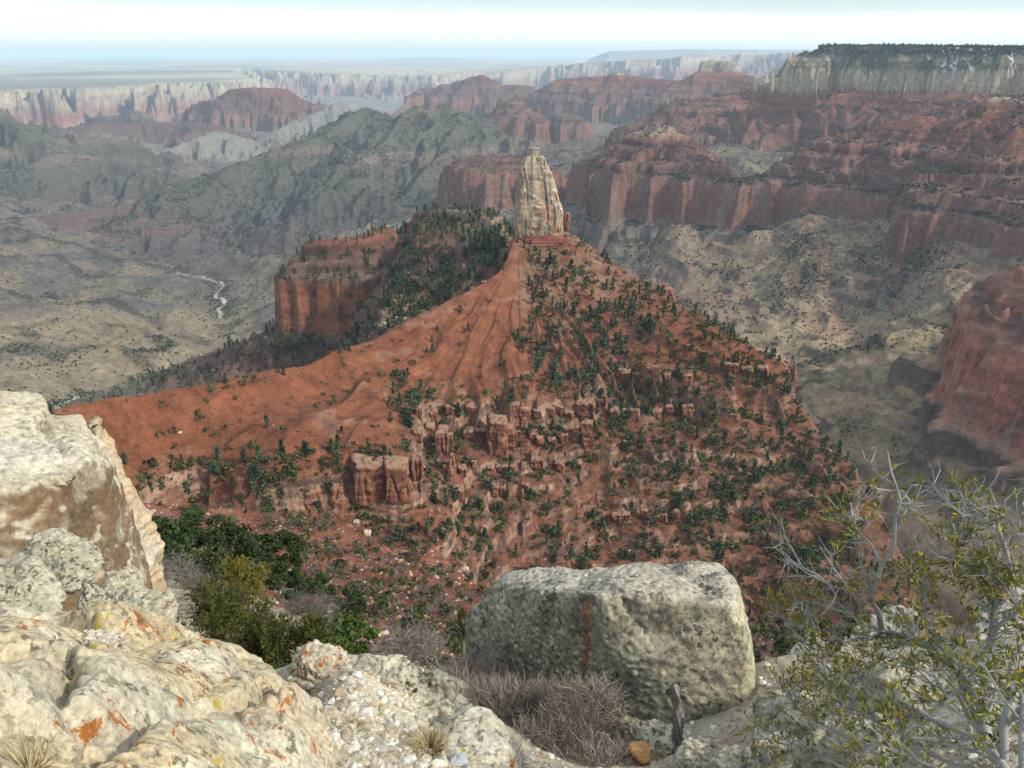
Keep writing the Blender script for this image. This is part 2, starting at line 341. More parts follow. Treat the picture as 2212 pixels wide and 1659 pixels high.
land('wooded_slope', [(830,490,1.60),(880,460,1.64),(940,450,1.62),(1000,451,1.52),(1060,463,1.42),(1112,488,1.27)], prof=np.array([(0,0),(20,-3),(26,-14),(120,-42),(127,-54),(250,-90),(430,-160),(500,-300),(580,-560),(900,-1100)],float), pal=MESAPAL2, dz='abs', warp=.5, scale=140, veg=.3, rough=4, reach=1200, cut=(-195, 2.2, -28))

FLOOR = TPS([P(x, y, r * 1000) for x, y, r in [(0,380,6.5),(250,380,7),(350,335,8.5),(200,285,10),(640,232,12.5),(0,300,8.4),(-300,400,6.5),(-300,280,10),(0,500,5.0),(300,562,4.8),(180,530,5.0),(400,598,4.5),(480,640,4.1),(480,690,3.68),
    (60,645,3.8),(250,665,3.8),(0,850,2.47),(-300,700,3.2),(-300,900,2.3),(150,860,2.45),(300,780,2.75),(420,740,3.1),(650,560,4.2),(800,505,4.8),(870,440,5.5),(960,425,5.0),(1200,345,5.8),(1300,305,7.0),
    (1650,725,2.6),(1780,700,2.7),(1900,690,2.75),(1720,880,2.0),(2000,1000,1.7),(2100,1200,1.35),(2400,1100,1.5),(1500,565,3.2),(1300,535,3.5),(1850,560,3.0),(2000,600,2.8),(2300,700,2.3),(2050,790,2.15),(2212,905,1.9),(1900,1150,1.45)]]
    + [(-2500,16000,-800),(2500,14000,-780),(6000,14000,-760),(-9000,14000,-800),(7000,5000,-500),(-7000,3000,-1150),(-600,700,-1000),(0,600,-950),(700,700,-950),(0,2200,-1050),(300,3000,-950)], 3000, 2e-3)

# near slopes: control points seen from the viewpoint (px, px, metres), then the skyline each one ends at
BOWL_CREST = [(-300,985,560),(-150,930,590),(100,890,640),(195,873,650),(250,858,668),(330,850,690),(450,828,735),(520,812,752),(600,796,770),(700,770,800),(800,736,860),(870,698,895),(930,670,930),(1000,634,980),(1040,612,1020),(1075,590,1060),(1095,560,1100),(1112,515,1165),(1165,522,1185),(1222,500,1192),(1290,540,1180),(1345,578,1160),(1400,612,1140),(1460,652,1110),(1560,705,1060),(1640,757,1030),(1690,785,1000),(1718,850,960),(1760,903,930),(1800,955,905),(1850,1012,870),(1890,1083,830),(1950,1190,780),(1985,1260,740),(2050,1380,690),(2300,1600,600)]
BOWL = [(330,930,665),(300,990,640),(300,1080,600),(150,1000,600),(800,900,690),(800,850,740),(830,1008,604),(780,1095,588),(800,1135,578),(900,1000,630),(950,1150,570),(1050,1240,585),(1260,900,790),(1260,1000,752),(1100,895,760),(1070,1000,715),(1000,850,790),(1130,700,960),(1150,600,1070),(1050,750,880),(1300,700,1000),(1300,800,900),(1450,800,930),(1600,900,870),(1450,950,810),
    (1650,1050,800),(1400,1100,720),(1750,1150,760),(1500,1200,685),(1200,1150,655),(1250,1230,630),(1650,1260,690),(1700,1330,650),(600,900,690),(550,1000,625),(640,1080,590),(700,830,775),(930,760,850),(1165,560,1110),(1230,560,1120),(1500,720,1000),(1000,1050,650)]
SPUR_CREST = [(-300,1000,430),(-100,1050,430),(200,1092,430),(330,1087,430),(420,1096,425),(460,1096,420),(560,1104,420),(640,1115,415),(760,1140,405),(800,1160,400),(870,1195,390),(905,1182,390),(930,1178,390),(960,1205,380),(1000,1240,360),(1060,1290,330),(1300,1340,290),(1620,1362,250),(1700,1358,250),(1850,1372,240),(2212,1420,220),(2500,1450,210)]
SPUR = [(600,1250,300),(700,1350,220),(900,1400,200),(850,1300,280),(500,1190,350),(400,1170,370),(700,1180,370),(780,1230,330),(920,1250,330),(1000,1330,270),(1600,1420,210),(1800,1440,200),(1300,1450,200),(650,1420,150),(900,1480,130),(1700,1500,140),(300,1200,300),(100,1200,300),(760,1420,170),(2200,1500,160),(1500,1560,90),(500,1450,90),(0,1350,120)]
LEDGE_CREST = [(-300,1180,60),(0,1190,60),(150,1195,56),(300,1205,52),(420,1235,46),(550,1290,36),(650,1335,28),(720,1405,20),(780,1445,15),(900,1490,11),(1000,1520,9.5),(1300,1560,9),(1700,1490,9),(2212,1500,9.5),(2500,1500,9.5)]
LEDGE = [(300,1260,34),(420,1330,20),(500,1400,12.5),(600,1450,9.2),(350,1330,17),(200,1280,26),(700,1470,8.5),(850,1520,7.2),(1100,1580,6.3),(1600,1580,6.2),(2100,1580,6.2),(100,1300,20),(500,1320,24),(600,1370,17)]

def bed(table, z):
    zs = np.array([a for a, _ in table][::-1], np.float32); cs = np.array([c for _, c in table][::-1], np.float32)
    return np.stack([np.interp(z, zs, cs[:, i]) for i in range(3)], -1).astype(np.float32)
# Supai beds of the near bowl: smooth slope height -> bench-and-cliff height
_k = [(0, 0), (-336, -336)]
_tops = [-340, -384, -402, -416, -434, -447, -466, -480, -500, -514, -534, -549, -570, -590]
for t0, t1 in zip(_tops[:-1], _tops[1:]):
    g = t0 - t1
    _k += [(t0, t0 + .3), (t0 - .2 * g, t0 - .70 * g)]
_k += [(-600, -600), (-3000, -3000)]
TER_X = np.array([q[0] for q in _k][::-1], np.float32); TER_Y = np.array([q[1] for q in _k][::-1], np.float32)

class Front:
    def __init__(self, ctrl, crest, extra, scale, back):
        self.cr = sorted([(math.atan2(*P(x, y, r)[:2]), r) for x, y, r in crest])
        self.ct = [P(*c) for c in ctrl] + [P(*c) for c in crest] + extra
        self.t = TPS(self.ct, scale, 2e-5); self.back = back
    def __call__(self, X, Y, TH, R):
        th = np.array([c[0] for c in self.cr]); rc = np.array([c[1] for c in self.cr])
        Rc = np.interp(TH, th, rc).astype(np.float32)
        S = np.minimum(R, Rc)
        z = self.t(np.sin(TH) * S, np.cos(TH) * S)
        return z - self.back * np.maximum(R - Rc, 0), Rc
bowl_f = Front(BOWL, BOWL_CREST, [(0,330,-560),(-250,330,-500),(250,400,-600),(-100,450,-470),(450,500,-620),(-400,300,-480),(100,520,-500)], 500, .75)
spur_f = Front(SPUR, SPUR_CREST, [], 150, .85)
ledge_f = Front(LEDGE, LEDGE_CREST, [], 15, 1.3)

def seg_dist(X, Y, pts, closed=False):
    best = np.full(X.shape, 1e12, np.float32); zc = np.zeros(X.shape, np.float32)
    n = len(pts)
    for i in range(n if closed else n - 1):
        a, b = pts[i], pts[(i + 1) % n]
        ex, ey = b[0] - a[0], b[1] - a[1]
        t = np.clip(((X - a[0]) * ex + (Y - a[1]) * ey) / (ex * ex + ey * ey + 1e-9), 0, 1)
        d2 = (X - a[0] - t * ex) ** 2 + (Y - a[1] - t * ey) ** 2
        m = d2 < best
        best[m] = d2[m]; zc[m] = (a[2] + t * (b[2] - a[2]))[m]
    return np.sqrt(best), zc
def inside(X, Y, pts):
    r = np.zeros(X.shape, bool); n = len(pts)
    for i in range(n):
        a, b = pts[i], pts[(i + 1) % n]
        c = ((a[1] > Y) != (b[1] > Y)) & (X < (b[0] - a[0]) * (Y - a[1]) / (b[1] - a[1] + 1e-9) + a[0])
        r ^= c
    return r

NA, NR, KF = 1220, 1560, 1.0
if QUICK: NA, NR, KF = 560, 620, .5
TH1 = np.linspace(-math.radians(46), math.radians(46), NA).astype(np.float32)
_lg = [np.linspace(math.log(a), math.log(b), int(n * KF), endpoint=False) for a, b, n in ((5, 300, 420), (300, 1800, 1500), (1800, 8000, 850), (8000, 150000, 430))]
RF = np.exp(np.concatenate(_lg)).astype(np.float32); NF = len(RF)

creek = [P(x, y, r) for x, y, r in [(385,597,4560),(440,601,4450),(470,612,4330),(482,625,4230),(468,640,4130),(465,650,4060),(488,660,3960),(475,676,3820),(480,690,3700)]]
creek2 = [P(x, y, r) for x, y, r in [(95,905,2250),(130,872,2350),(165,845,2440)]]
def heights(TH, R, X, Y, detail=True):
    """height, landform id, strata height (height minus the local lift of the beds), scrub cover"""
    z = FLOOR(X, Y)
    z = lerp(z, -1060.0, sstep(9500, 13000, R))
    z = np.clip(z, -1400, -560)
    far = sstep(1000, 2500, R)
    rg = ridge2(X / 700, Y / 700, 4, 3)
    calm = np.ones(X.shape, np.float32)
    cs = (R > 1900) & (R < 5400)
    dcr = np.minimum(seg_dist(X[cs], Y[cs], creek)[0], seg_dist(X[cs], Y[cs], creek2)[0])
    calm[cs] = .04 + .96 * sstep(40, 330, dcr)
    z = z + far * calm * (115 * (rg - .55) + 40 * fbm2(X / 260, Y / 260, 4, 11) + 42 * (ridge2(X / 210 + .3, Y / 210, 3, 13) - .5) * sstep(5500, 3800, R) * sstep(300, 900, X) + 6 * fbm2(X / 40, Y / 40, 3, 12))
    rb = sstep(250, 600, X) * sstep(4200, 3000, R)
    tz = z + 9 * fbm2(X / 70, Y / 70, 3, 14); q = tz / 46.0; fq = q - np.floor(q)
    z = lerp(z, (np.floor(q) + np.clip((fq - .72) / .20, 0, 1) * .62 + fq * .38) * 46.0 - (tz - z), rb * np.clip(.45 + 1.2 * fbm2(X / 300, Y / 300, 2, 15), 0, 1))
    ID = np.zeros(X.shape, np.int16); ST = z.copy(); VG = np.full(X.shape, .3, np.float32); FLT = np.zeros(X.shape, np.float32)
    wx = X + 60 * noise2(X / 300, Y / 300, 21); wy = Y + 60 * noise2(X / 300, Y / 300, 22)
    for k, lf in enumerate(LF):
        p = lf['pts']
        xs = [q[0] for q in p]; ys = [q[1] for q in p]; m = lf['reach'] * 1.3 + 300
        if lf['poly'] == 'back':
            sel = (Y > min(ys) - m)
        else:
            sel = (X > min(xs) - m) & (X < max(xs) + m) & (Y > min(ys) - m) & (Y < max(ys) + m)
        if not sel.any(): continue
        x, y = X[sel], Y[sel]
        pts = p
        if lf['poly'] == 'back':
            far_pts = [(q[0] / math.hypot(q[0], q[1]) * 300000, q[1] / math.hypot(q[0], q[1]) * 300000, -600) for q in (p[-1], p[0])]
            far_pts = [(260000, 200000, p[-1][2]), (-260000, 200000, p[0][2])]
            pts = p + far_pts
        d, zc = seg_dist(x, y, pts, bool(lf['poly']))
        if lf['poly']:
            ins = inside(x, y, pts)
            if lf['poly'] == 'back':
                # the tableland itself: level with its rim near the rim, easing to one level far behind
                zt = lerp(zc, -560 + 60 * fbm2(x / 9000, y / 9000, 3, 5) + 10 * fbm2(x / 900, y / 2500, 3, 6), sstep(500, 9000, d))
                zc = np.where(ins, zt, zc)
            else:
                zc = np.where(ins, zc + 8 + 10 * fbm2(x / 200, y / 200, 3, 5), zc)
            d = np.where(ins, 0, d)
        d = np.maximum(d - lf['w'], 0)
        if lf['cut'] and len(lf['cut']) > 2: d = d + lf['cut'][1] * np.maximum(x - lf['cut'][2] - 15 * noise2(x / 50, y / 50, 26), 0)
        if lf['cut']: d = d + lf['cut'][1] * np.maximum(lf['cut'][0] + 25 * noise2(x / 70, y / 70, 25) - x, 0)
        s = lf['scale']
        g = ridge2(wx[sel] / s + k * 3.3, wy[sel] / s + k * 1.7, 4, 31 + k)
        f1 = fbm2(x / 62, y / 62, 3, 51 + k); f1 = .4 * f1 + .6 * np.round(f1 * 3.2) / 3.2
        ramp = sstep(0, 120 if s < 900 else 400, d)
        de = d + np.minimum(d, s * 1.1) * lf['warp'] * .9 * (.62 - g) + ramp * (lf['warp'] * s * .30 * (.6 - g) * 1.4 + 16 * lf['fl'] * f1)
        de = np.maximum(de, 0)
        prof = lf['prof']; pz = prof[:, 1]; pd = prof[:, 0]
        if lf['dz'] is None or lf['dz'] == 'abs':
            top = zc; h = top + np.interp(de, pd, pz) - .45 * np.maximum(de - pd[-1], 0)
            st = h - zc if pal_rel(lf) else h
        else:
            dz = lf['dz']
            d0 = np.interp(-(zc - dz), -pz, pd)
            h = np.interp(de + d0, pd, pz) + dz - .3 * np.maximum(de + d0 - pd[-1], 0)
            h = np.where(de <= 0, zc, h); st = h - dz
        h = h + lf['rough'] * ridge2(x / 45, y / 45, 2, 71 + k) * np.where(ramp > 0, .5 + ramp, .5) * np.clip(d / 30, .2, 1) - lf['rough'] * .3
        hit = h > z[sel]
        idx = np.flatnonzero(sel.ravel())[hit]
        z.ravel()[idx] = h[hit]; ID.ravel()[idx] = k + 1; ST.ravel()[idx] = st[hit]; VG.ravel()[idx] = lf['veg']
    # near slopes
    near = R < 2600
    th, r, x, y = TH[near], R[near], X[near], Y[near]
    zn = z[near]; idn = ID[near]; stn = ST[near]; vgn = VG[near]
    b, Rc = bowl_f(x, y, th, r)
    tocrest = np.clip((Rc - r) / 60, 0, 1); edge = .25 + .75 * tocrest
    # rills run away from the crest, radially from the spire
    ax, ay = P(1120, 540, 1150)[:2]
    ang = np.arctan2(x - ax, y - ay); rad = np.hypot(x - ax, y - ay)
    wob = .04 * noise2(x / 70, y / 70, 91)
    rill = ridge2((ang + wob) * 9, rad / 400, 2, 92)
    rill2 = noise2((ang + wob * .6) * 34, rad / 120, 93)
    low = sstep(-330, -350, b)
    b = b + edge * (13 * (rill - .6) * sstep(30, 260, rad) + lerp(1.1, .7, low) * rill2 + lerp(3.2, 7, low) * fbm2(x / 60, y / 60, 3, 94) + lerp(.25, .9, low) * fbm2(x / 9, y / 9, 3, 95))
    dip = .10 * (x + 150)
    sb = b + dip
    jit = 7 * fbm2(x / 90, y / 90, 2, 96) + 2.2 * noise2(x / 12, y / 12, 97)
    led = np.interp(sb + jit, TER_X, TER_Y) - jit * .55
    m = np.clip(.85 + .9 * fbm2(x / 110, y / 110, 2, 98), .25, 1) * sstep(-333, -342, sb)
    b2 = lerp(b, led - dip, m)
    fq_ = (b2 + dip + 1.6 * noise2(x / 45, y / 45, 106)) / 6.2; ff_ = fq_ - np.floor(fq_)
    b2 = b2 + 6.2 * (np.clip((ff_ - .62) / .18, 0, 1) * .55 + ff_ * .45 - ff_) * sstep(-342, -356, sb) * np.clip(.5 + 1.2 * fbm2(x / 80, y / 80, 2, 107), 0, 1)
    b2 = b2 + 1.0 * fbm2(x / 6, y / 6, 2, 99) * sstep(-330, -350, sb)
    hit = b2 > zn
    zn = np.where(hit, b2, zn); idn = np.where(hit, 101, idn); stn = np.where(hit, b2 + dip, stn)
    s_, Rs = spur_f(x, y, th, r)
    s_ = s_ + (.2 + .8 * np.clip((Rs - r) / 30, 0, 1)) * (7 * (ridge2(x / 70, y / 70, 3, 101) - .55) + 3 * fbm2(x / 18, y / 18, 4, 102) + .5 * fbm2(x / 3, y / 3, 2, 103))
    hit = (s_ > zn) & (r < 900)
    zn = np.where(hit, s_, zn); idn = np.where(hit, 102, idn); stn = np.where(hit, s_, stn)
    l_, Rl = ledge_f(x, y, th, r)
    l_ = l_ + .9 * fbm2(x / 6, y / 6, 4, 104) + .12 * fbm2(x / .8, y / .8, 3, 105)
    hit = (l_ > zn) & (r < 150)
    zn = np.where(hit, l_, zn); idn = np.where(hit, 103, idn); stn = np.where(hit, l_, stn)
    z[near] = zn; ID[near] = idn; ST[near] = stn
    return z, ID, ST, VG
def pal_rel(lf):
    return lf['pal'] is RIM

THg, RFg = np.meshgrid(TH1, RF, indexing='ij')
Xg, Yg = np.sin(THg) * RFg, np.cos(THg) * RFg
Zg, IDg, STg, VGg = heights(THg, RFg, Xg, Yg)
# rows are spread along each column by how much of the view they fill, not by range
PHI = np.arctan2(Zg, RFg)
dens = np.abs(np.diff(PHI, axis=1)) * 1.0 + np.diff(np.log(RF))[None, :] * .055
for pad in (NA // 45, NA // 45):
    acc = np.cumsum(np.pad(dens.astype(np.float64), ((pad + 1, pad), (0, 0)), mode='edge'), axis=0)
    dens = ((acc[2 * pad + 1:] - acc[:-2 * pad - 1]) / (2 * pad + 1))
cum = np.concatenate([np.zeros((NA, 1), np.float32), np.cumsum(dens, axis=1)], axis=1)
LR = np.log(RF)
Rn = np.empty((NA, NR), np.float32); Zn = np.empty_like(Rn)
for i in range(NA):
    lr = np.interp(np.linspace(0, cum[i, -1], NR), cum[i], LR)
    Rn[i] = np.exp(lr)
THn = np.repeat(TH1[:, None], NR, 1)
Xn, Yn = np.sin(THn) * Rn, np.cos(THn) * Rn
ii = np.clip(np.searchsorted(LR, np.log(Rn)), 1, NF - 1)
rows = np.arange(NA)[:, None]
tt = np.clip((np.log(Rn) - LR[ii - 1]) / (LR[ii] - LR[ii - 1]), 0, 1)
Zn = lerp(Zg[rows, ii - 1], Zg[rows, ii], tt); STn = lerp(STg[rows, ii - 1], STg[rows, ii], tt)
near_i = np.where(tt < .5, ii - 1, ii)
IDn = IDg[rows, near_i]; VGn = VGg[rows, near_i]
del Zg, STg, VGg, IDg, Xg, Yg, PHI, dens, acc, cum

# slope from the finished grid
Pn = np.stack([Xn, Yn, Zn], -1)
du = np.gradient(Pn, axis=0); dv = np.gradient(Pn, axis=1)
nn = np.cross(du, dv); nn /= np.linalg.norm(nn, axis=-1, keepdims=True) + 1e-9
UPZ = np.abs(nn[..., 2]).astype(np.float32)
del du, dv
CL = sstep(.72, .45, UPZ)                       # 1 on cliff faces
XD, YD = proj(Xn, Yn, Zn)

# base colours of the beds
COL = np.empty(Pn.shape, np.float32)
n1 = fbm2(Xn / 300, Yn / 300, 4, 201); n2 = fbm2(Xn / 40, Yn / 40, 3, 202)
zj = STn + 7 * n2
fl = IDn == 0
fcol = lerp(np.array([.095, .085, .075], np.float32), np.array([.19, .152, .10], np.float32), sstep(-.3, .35, n1 + .45 * n2)[..., None])
fcol = lerp(fcol, np.array([.20, .14, .115], np.float32), (sstep(.12, .4, fbm2(Xn / 130, Yn / 130, 4, 207)) * .5)[..., None])
# left basin: grey-mauve far slopes, straw-coloured hills nearer; the creek bed is pale gravel
tanw = sstep(640, 690, YD + 40 * n1) * sstep(700, 500, XD) + sstep(1450, 1600, XD) * sstep(640, 700, YD + 30 * n1) * .8
fcol = lerp(fcol * .88, np.array([.20, .16, .10], np.float32) * (1 + .25 * n2[..., None]), np.clip(tanw, 0, 1)[..., None] * .8)
mauve = sstep(540, 470, YD) * sstep(900, 700, XD)
fcol = lerp(fcol, np.array([.12, .10, .095], np.float32), (mauve * .5)[..., None])
wsh = ridge2(Xn / 420 + .08 * n2, Yn / 420, 3, 244)          # washes: brushy dark lines; spurs: paler
fcol = fcol * lerp(1.12, .62, sstep(.62, .86, wsh))[..., None]
VGw = .5 * sstep(.66, .86, wsh)
tal_r = sstep(400, 800, Xn) * sstep(2300, 2700, Rn) * sstep(4300, 3700, Rn)
fcol = lerp(fcol, lerp(np.array([.17, .14, .10], np.float32), np.array([.19, .125, .095], np.float32), sstep(-.1, .25, fbm2(Xn / 110, Yn / 260, 3, 248))[..., None]), (tal_r * .65)[..., None])
VGw = VGw * (1 - .4 * tal_r)
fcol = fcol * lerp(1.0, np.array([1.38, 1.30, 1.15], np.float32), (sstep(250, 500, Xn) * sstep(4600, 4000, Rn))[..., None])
brownb = sstep(2100, 1500, Rn) * sstep(300, 500, Xn)  # near right basin: darker brown scrubby ground
fcol = lerp(fcol, np.array([.115, .088, .068], np.float32) * (1 + .6 * n2[..., None]), (brownb * .65)[..., None])
fcol = lerp(fcol, np.array([.13, .10, .08], np.float32), (CL * .8)[..., None])
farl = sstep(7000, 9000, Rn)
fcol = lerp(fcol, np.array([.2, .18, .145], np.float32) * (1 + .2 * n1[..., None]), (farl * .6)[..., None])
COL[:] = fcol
VGn = np.where(fl, VGw + np.clip(.30 + .5 * n1 + .3 * n2, 0, .8) * (1 - .45 * np.clip(tanw, 0, 1)) * (1 - .7 * farl), VGn)
for k, lf in enumerate(LF):
    m = IDn == k + 1
    if not m.any(): continue
    c = bed(lf['pal'], zj[m])
    if lf['pal'] is PAL or lf['pal'] is PALN:
        low = STn[m] < -795
        tal = (fbm2(Xn[m] / 90, Yn[m] / 90, 3, 203) > .12) & low & (STn[m] > -1050)
        c = np.where((tal & low)[:, None], np.array([.17, .115, .09], np.float32), c)
        gm = (UPZ[m] > .62) & (STn[m] < -380) & (STn[m] > -600)
        c = np.where(gm[:, None], lerp(c, np.array([.15, .09, .068], np.float32), .55), c)
        wash = sstep(.05, .4, fbm2(Xn[m] / 70, Yn[m] / 70, 3, 204)) * (STn[m] < -596) * (STn[m] > -800)
        c = lerp(c, np.array([.21, .16, .13], np.float32), (wash * .75)[:, None])
    COL[m] = c
    if lf['pal'] in (PAL, PALN, RIM, REDM) or lf['prof'] is MESAP:
        sv_ = STn[m] + 4 * n1[m]; kx = Xn[m] / 1400
        amp = np.where((sv_ < -598) & (sv_ > -792), .13, .30)
        if lf['pal'] is PALN: amp = amp * 0 + .42
        c = c * np.clip(1 + amp * (noise2(sv_ / 13, kx, 241) + 1.0 * noise2(sv_ / 30, kx, 242) + .6 * noise2(sv_ / 6, kx * 3, 243) - 1.1 * sstep(.34, .5, noise2(sv_ / 17, kx * 1.5, 245))), .45, 1.6)[:, None]
    if lf['cap']:
        cz = max(q[2] for q in lf['pts'])
        tcap = sstep(lf['cap'][0] * 1.25, lf['cap'][0], cz - Zn[m] + 10 * n2[m])
        c = lerp(c, np.array(lf['cap'][1], np.float32) * (1 + .2 * n2[m])[:, None], tcap[:, None] * .9)
    COL[m] = c
    v = VGn[m] * np.clip(.8 + 1.3 * n1[m] + .8 * n2[m], .05, 1.5) * lerp(.12, 1, sstep(.4, .75, UPZ[m]))
    if lf['name'] == 'forest_plateau':
        v = np.where((STn[m] > -25), 1.0, v); v = np.where((STn[m] < -25) & (STn[m] > -112), np.clip(.45 + 1.2 * n1[m], 0, 1), v)
        wood = sstep(-.12, .12, n1[m] + .5 * n2[m]) * (STn[m] > -112) * (STn[m] < -20) + .9 * sstep(.22, .30, n1[m] + .4 * n2[m]) * (STn[m] < -112)
        COL[m] = np.where(((STn[m] < -112) & (STn[m] > -252))[:, None], COL[m] * np.array([1.32, 1.28, 1.2]), COL[m])
        COL[m] = lerp(COL[m], np.array([.055, .06, .04], np.float32), np.clip(wood, 0, 1)[:, None] * .9)
        snow = (XD[m] > 2030) & (YD[m] < 200) & (n2[m] + fbm2(Xn[m] / 14, Yn[m] / 14, 2, 206) > .35) & (STn[m] > -130)
        COL[m] = np.where(snow[:, None], .42, COL[m]); v = np.where(snow, .1, v)
    if lf['name'] == 'far_plateau':
        pl = STn[m] > -8
        lv = fbm2(Xn[m] / 9000, Yn[m] / 5000, 4, 205)
        c2 = lerp(np.array([.36, .32, .22], np.float32), np.array([.17, .165, .135], np.float32), sstep(-.15, .25, lv)[:, None])
        darkening = sstep(15500, 13500, np.abs(Yn[m])) * (XD[m] < 500)  # near left end of the tableland; the next line greys it darker
        c2 = lerp(c2, np.array([.17, .17, .14], np.float32), np.clip(sstep(19000, 14000, Yn[m]) * sstep(560, 460, XD[m]), 0, 1)[:, None])
        COL[m] = np.where(pl[:, None], c2, COL[m]); v = v * 0
    VGn[m] = v
# near red ridge
m = IDn == 101
s_ = STn[m] + 3 * n2[m]
c = np.array([.56, .575, .49], np.float32) * bed([(-200,(.31,.115,.068)),(-330,(.305,.110,.064)),(-341,(.29,.115,.07)),(-350,(.34,.16,.105)),(-362,(.32,.12,.075)),(-378,(.26,.10,.068)),(-400,(.30,.13,.09)),(-420,(.25,.10,.068)),(-450,(.29,.11,.075)),(-520,(.25,.095,.07)),(-560,(.27,.15,.115)),(-600,(.23,.09,.065)),(-900,(.25,.13,.1))], s_)
xm, ym = Xn[m], Yn[m]
a1 = fbm2(xm / 30, ym / 30, 4, 211); a2 = fbm2(xm / 7, ym / 7, 3, 212)
sup = sstep(-325, -345, s_)
flat = sstep(.55, .8, UPZ[m])
c = lerp(c, np.array([.22, .145, .10], np.float32), (sup * sstep(-.05, .45, a1) * .5)[:, None])               # pale talus and dust
c = lerp(c, np.array([.36, .27, .19], np.float32), (sup * sstep(.30, .5, a2) * (1 - flat) * .9)[:, None])       # pale cap beds
c = lerp(c, np.array([.12, .075, .06], np.float32), (sup * sstep(.1, .4, -a2) * .55)[:, None])                # stained beds
led_l = sstep(.42, .5, noise2((s_ + 5 * a1) / 5.5, xm / 260, 249)) * sstep(-.1, .2, noise2(xm / 45, ym / 45, 250)) * (1 - sup)
c = lerp(c, np.array([.23, .125, .085], np.float32), (led_l * .6)[:, None])
c = c * (1 + .2 * a1 + .16 * a2)[:, None]
face = (CL[m] * sup)
var = .55 * noise2(xm / 5 + .2 * ym / 5, ym / 9, 216) + .4 * noise2(xm / 2.2, ym / 2.2, 217) + .9 * noise2(STn[m] / 3.2, xm / 120, 246)
fcl = lerp(np.array([.33, .215, .145], np.float32), np.array([.085, .055, .045], np.float32), sstep(-.35, .45, var + .5 * a1)[:, None])
fcl = lerp(fcl, np.array([.19, .07, .042], np.float32), sstep(.1, .4, fbm2(xm / 50, ym / 50, 2, 218))[:, None] * .8)
c = c * np.clip(1 + .30 * noise2(STn[m] / 2.6, xm / 90, 247) * sup, .6, 1.4)[:, None]
c = lerp(c, fcl, (face * .85)[:, None])
# scree fan under the spire: brown-buff ground, a bare red chute down its middle
fan = sstep(260, 60, np.hypot(xm - P(1190,560,1120)[0], ym - P(1190,560,1120)[1])) * sstep(1085, 1130, XD[m])
c = lerp(c, np.array([.22, .145, .10], np.float32), (fan * .6 * sstep(-.35, .2, a1))[:, None])
COL[m] = c
VGn[m] = np.clip(sup * (.30 + .35 * a1), 0, .6) * flat + .03 + .22 * fan
m = IDn == 102
xm, ym = Xn[m], Yn[m]
a1 = fbm2(xm / 25, ym / 25, 4, 213); a2 = fbm2(xm / 2.5, ym / 2.5, 3, 214)
c = np.array([.175, .064, .038], np.float32) * (1 + .15 * a1 + .12 * a2)[:, None]
rr = Rn[m]
pale = sstep(300, 150, rr) * .55 + .25 * sstep(0, .4, a1)
c = lerp(c, np.array([.27, .20, .14], np.float32), np.clip(pale * (.6 + .8 * sstep(-.2, .5, a2)), 0, .9)[:, None])
COL[m] = c; VGn[m] = .06
m = IDn == 103
a2 = fbm2(Xn[m] / 1.2, Yn[m] / 1.2, 4, 215)
COL[m] = lerp(np.array([.30, .235, .165], np.float32), np.array([.43, .37, .27], np.float32), sstep(-.3, .4, a2)[:, None]); VGn[m] = 0
m = (IDn > 0) & (IDn <= len(LF))
mes = np.zeros(Rn.shape, bool)
for k, lf in enumerate(LF):
    if lf['name'] in ('mesa', 'wooded_slope') and lf['prof'] is not RIMP: mes |= IDn == k + 1
snow = (UPZ > .62) & mes & (XD > 850) & (XD < 1060) & (YD > 560) & (YD < 690) & (fbm2(Xn / 7, Yn / 7, 3, 221) > .38) & (fbm2(Xn / 60, Yn / 60, 2, 222) > -.1)
COL[snow] = (.72, .74, .78)
# creek: pale gravel along a winding line on the basin floor
sel = (IDn < 100) & (Rn < 5200) & (Rn > 1900) & (UPZ > .5)
for cc, wd in ((creek, 7.5), (creek2, 14)):
    d, _ = seg_dist(Xn[sel] + 12 * noise2(Xn[sel] / 60, Yn[sel] / 60, 231), Yn[sel] + 12 * noise2(Xn[sel] / 60, Yn[sel] / 60, 232), cc)
    w = sstep(wd * 1.6, wd * .7, d)
    COL[sel] = lerp(COL[sel], np.array([.38, .35, .28], np.float32), w[:, None])
    bank = sstep(90, 30, d) * (1 - w)
    VGn[sel] = np.clip(VGn[sel] * (1 - w) + bank * .5, 0, .95)

# beds show on the ledgy formations, varnish streaks on the sheer ones
far_m = (IDn > 0) & (IDn < 100)
sheer = far_m & (STn < -596) & (STn > -792)
BW = np.where(sheer, .2, np.where(far_m, .5, np.where(IDn == 101, .35, .0))) * np.clip(.55 + 1.1 * fbm2(Xn / 160, Yn / 160, 2, 208), .1, 1) * lerp(.35, 1, CL)
SW = np.where(sheer, .75, np.where(far_m, .25, np.where(IDn == 101, .5, .2))) * np.clip(.7 + 1.1 * fbm2(Xn / 110, Yn / 110, 2, 209), .1, 1.2)
kn_ = [k + 1 for k, lf in enumerate(LF) if lf['pal'] is PALN]; SW = np.where(np.isin(IDn, kn_), SW * .45, SW)
pale_b = far_m & (STn > -252); BW = np.where(pale_b, BW * .45, BW); SW = np.where(pale_b, SW * .5, SW)
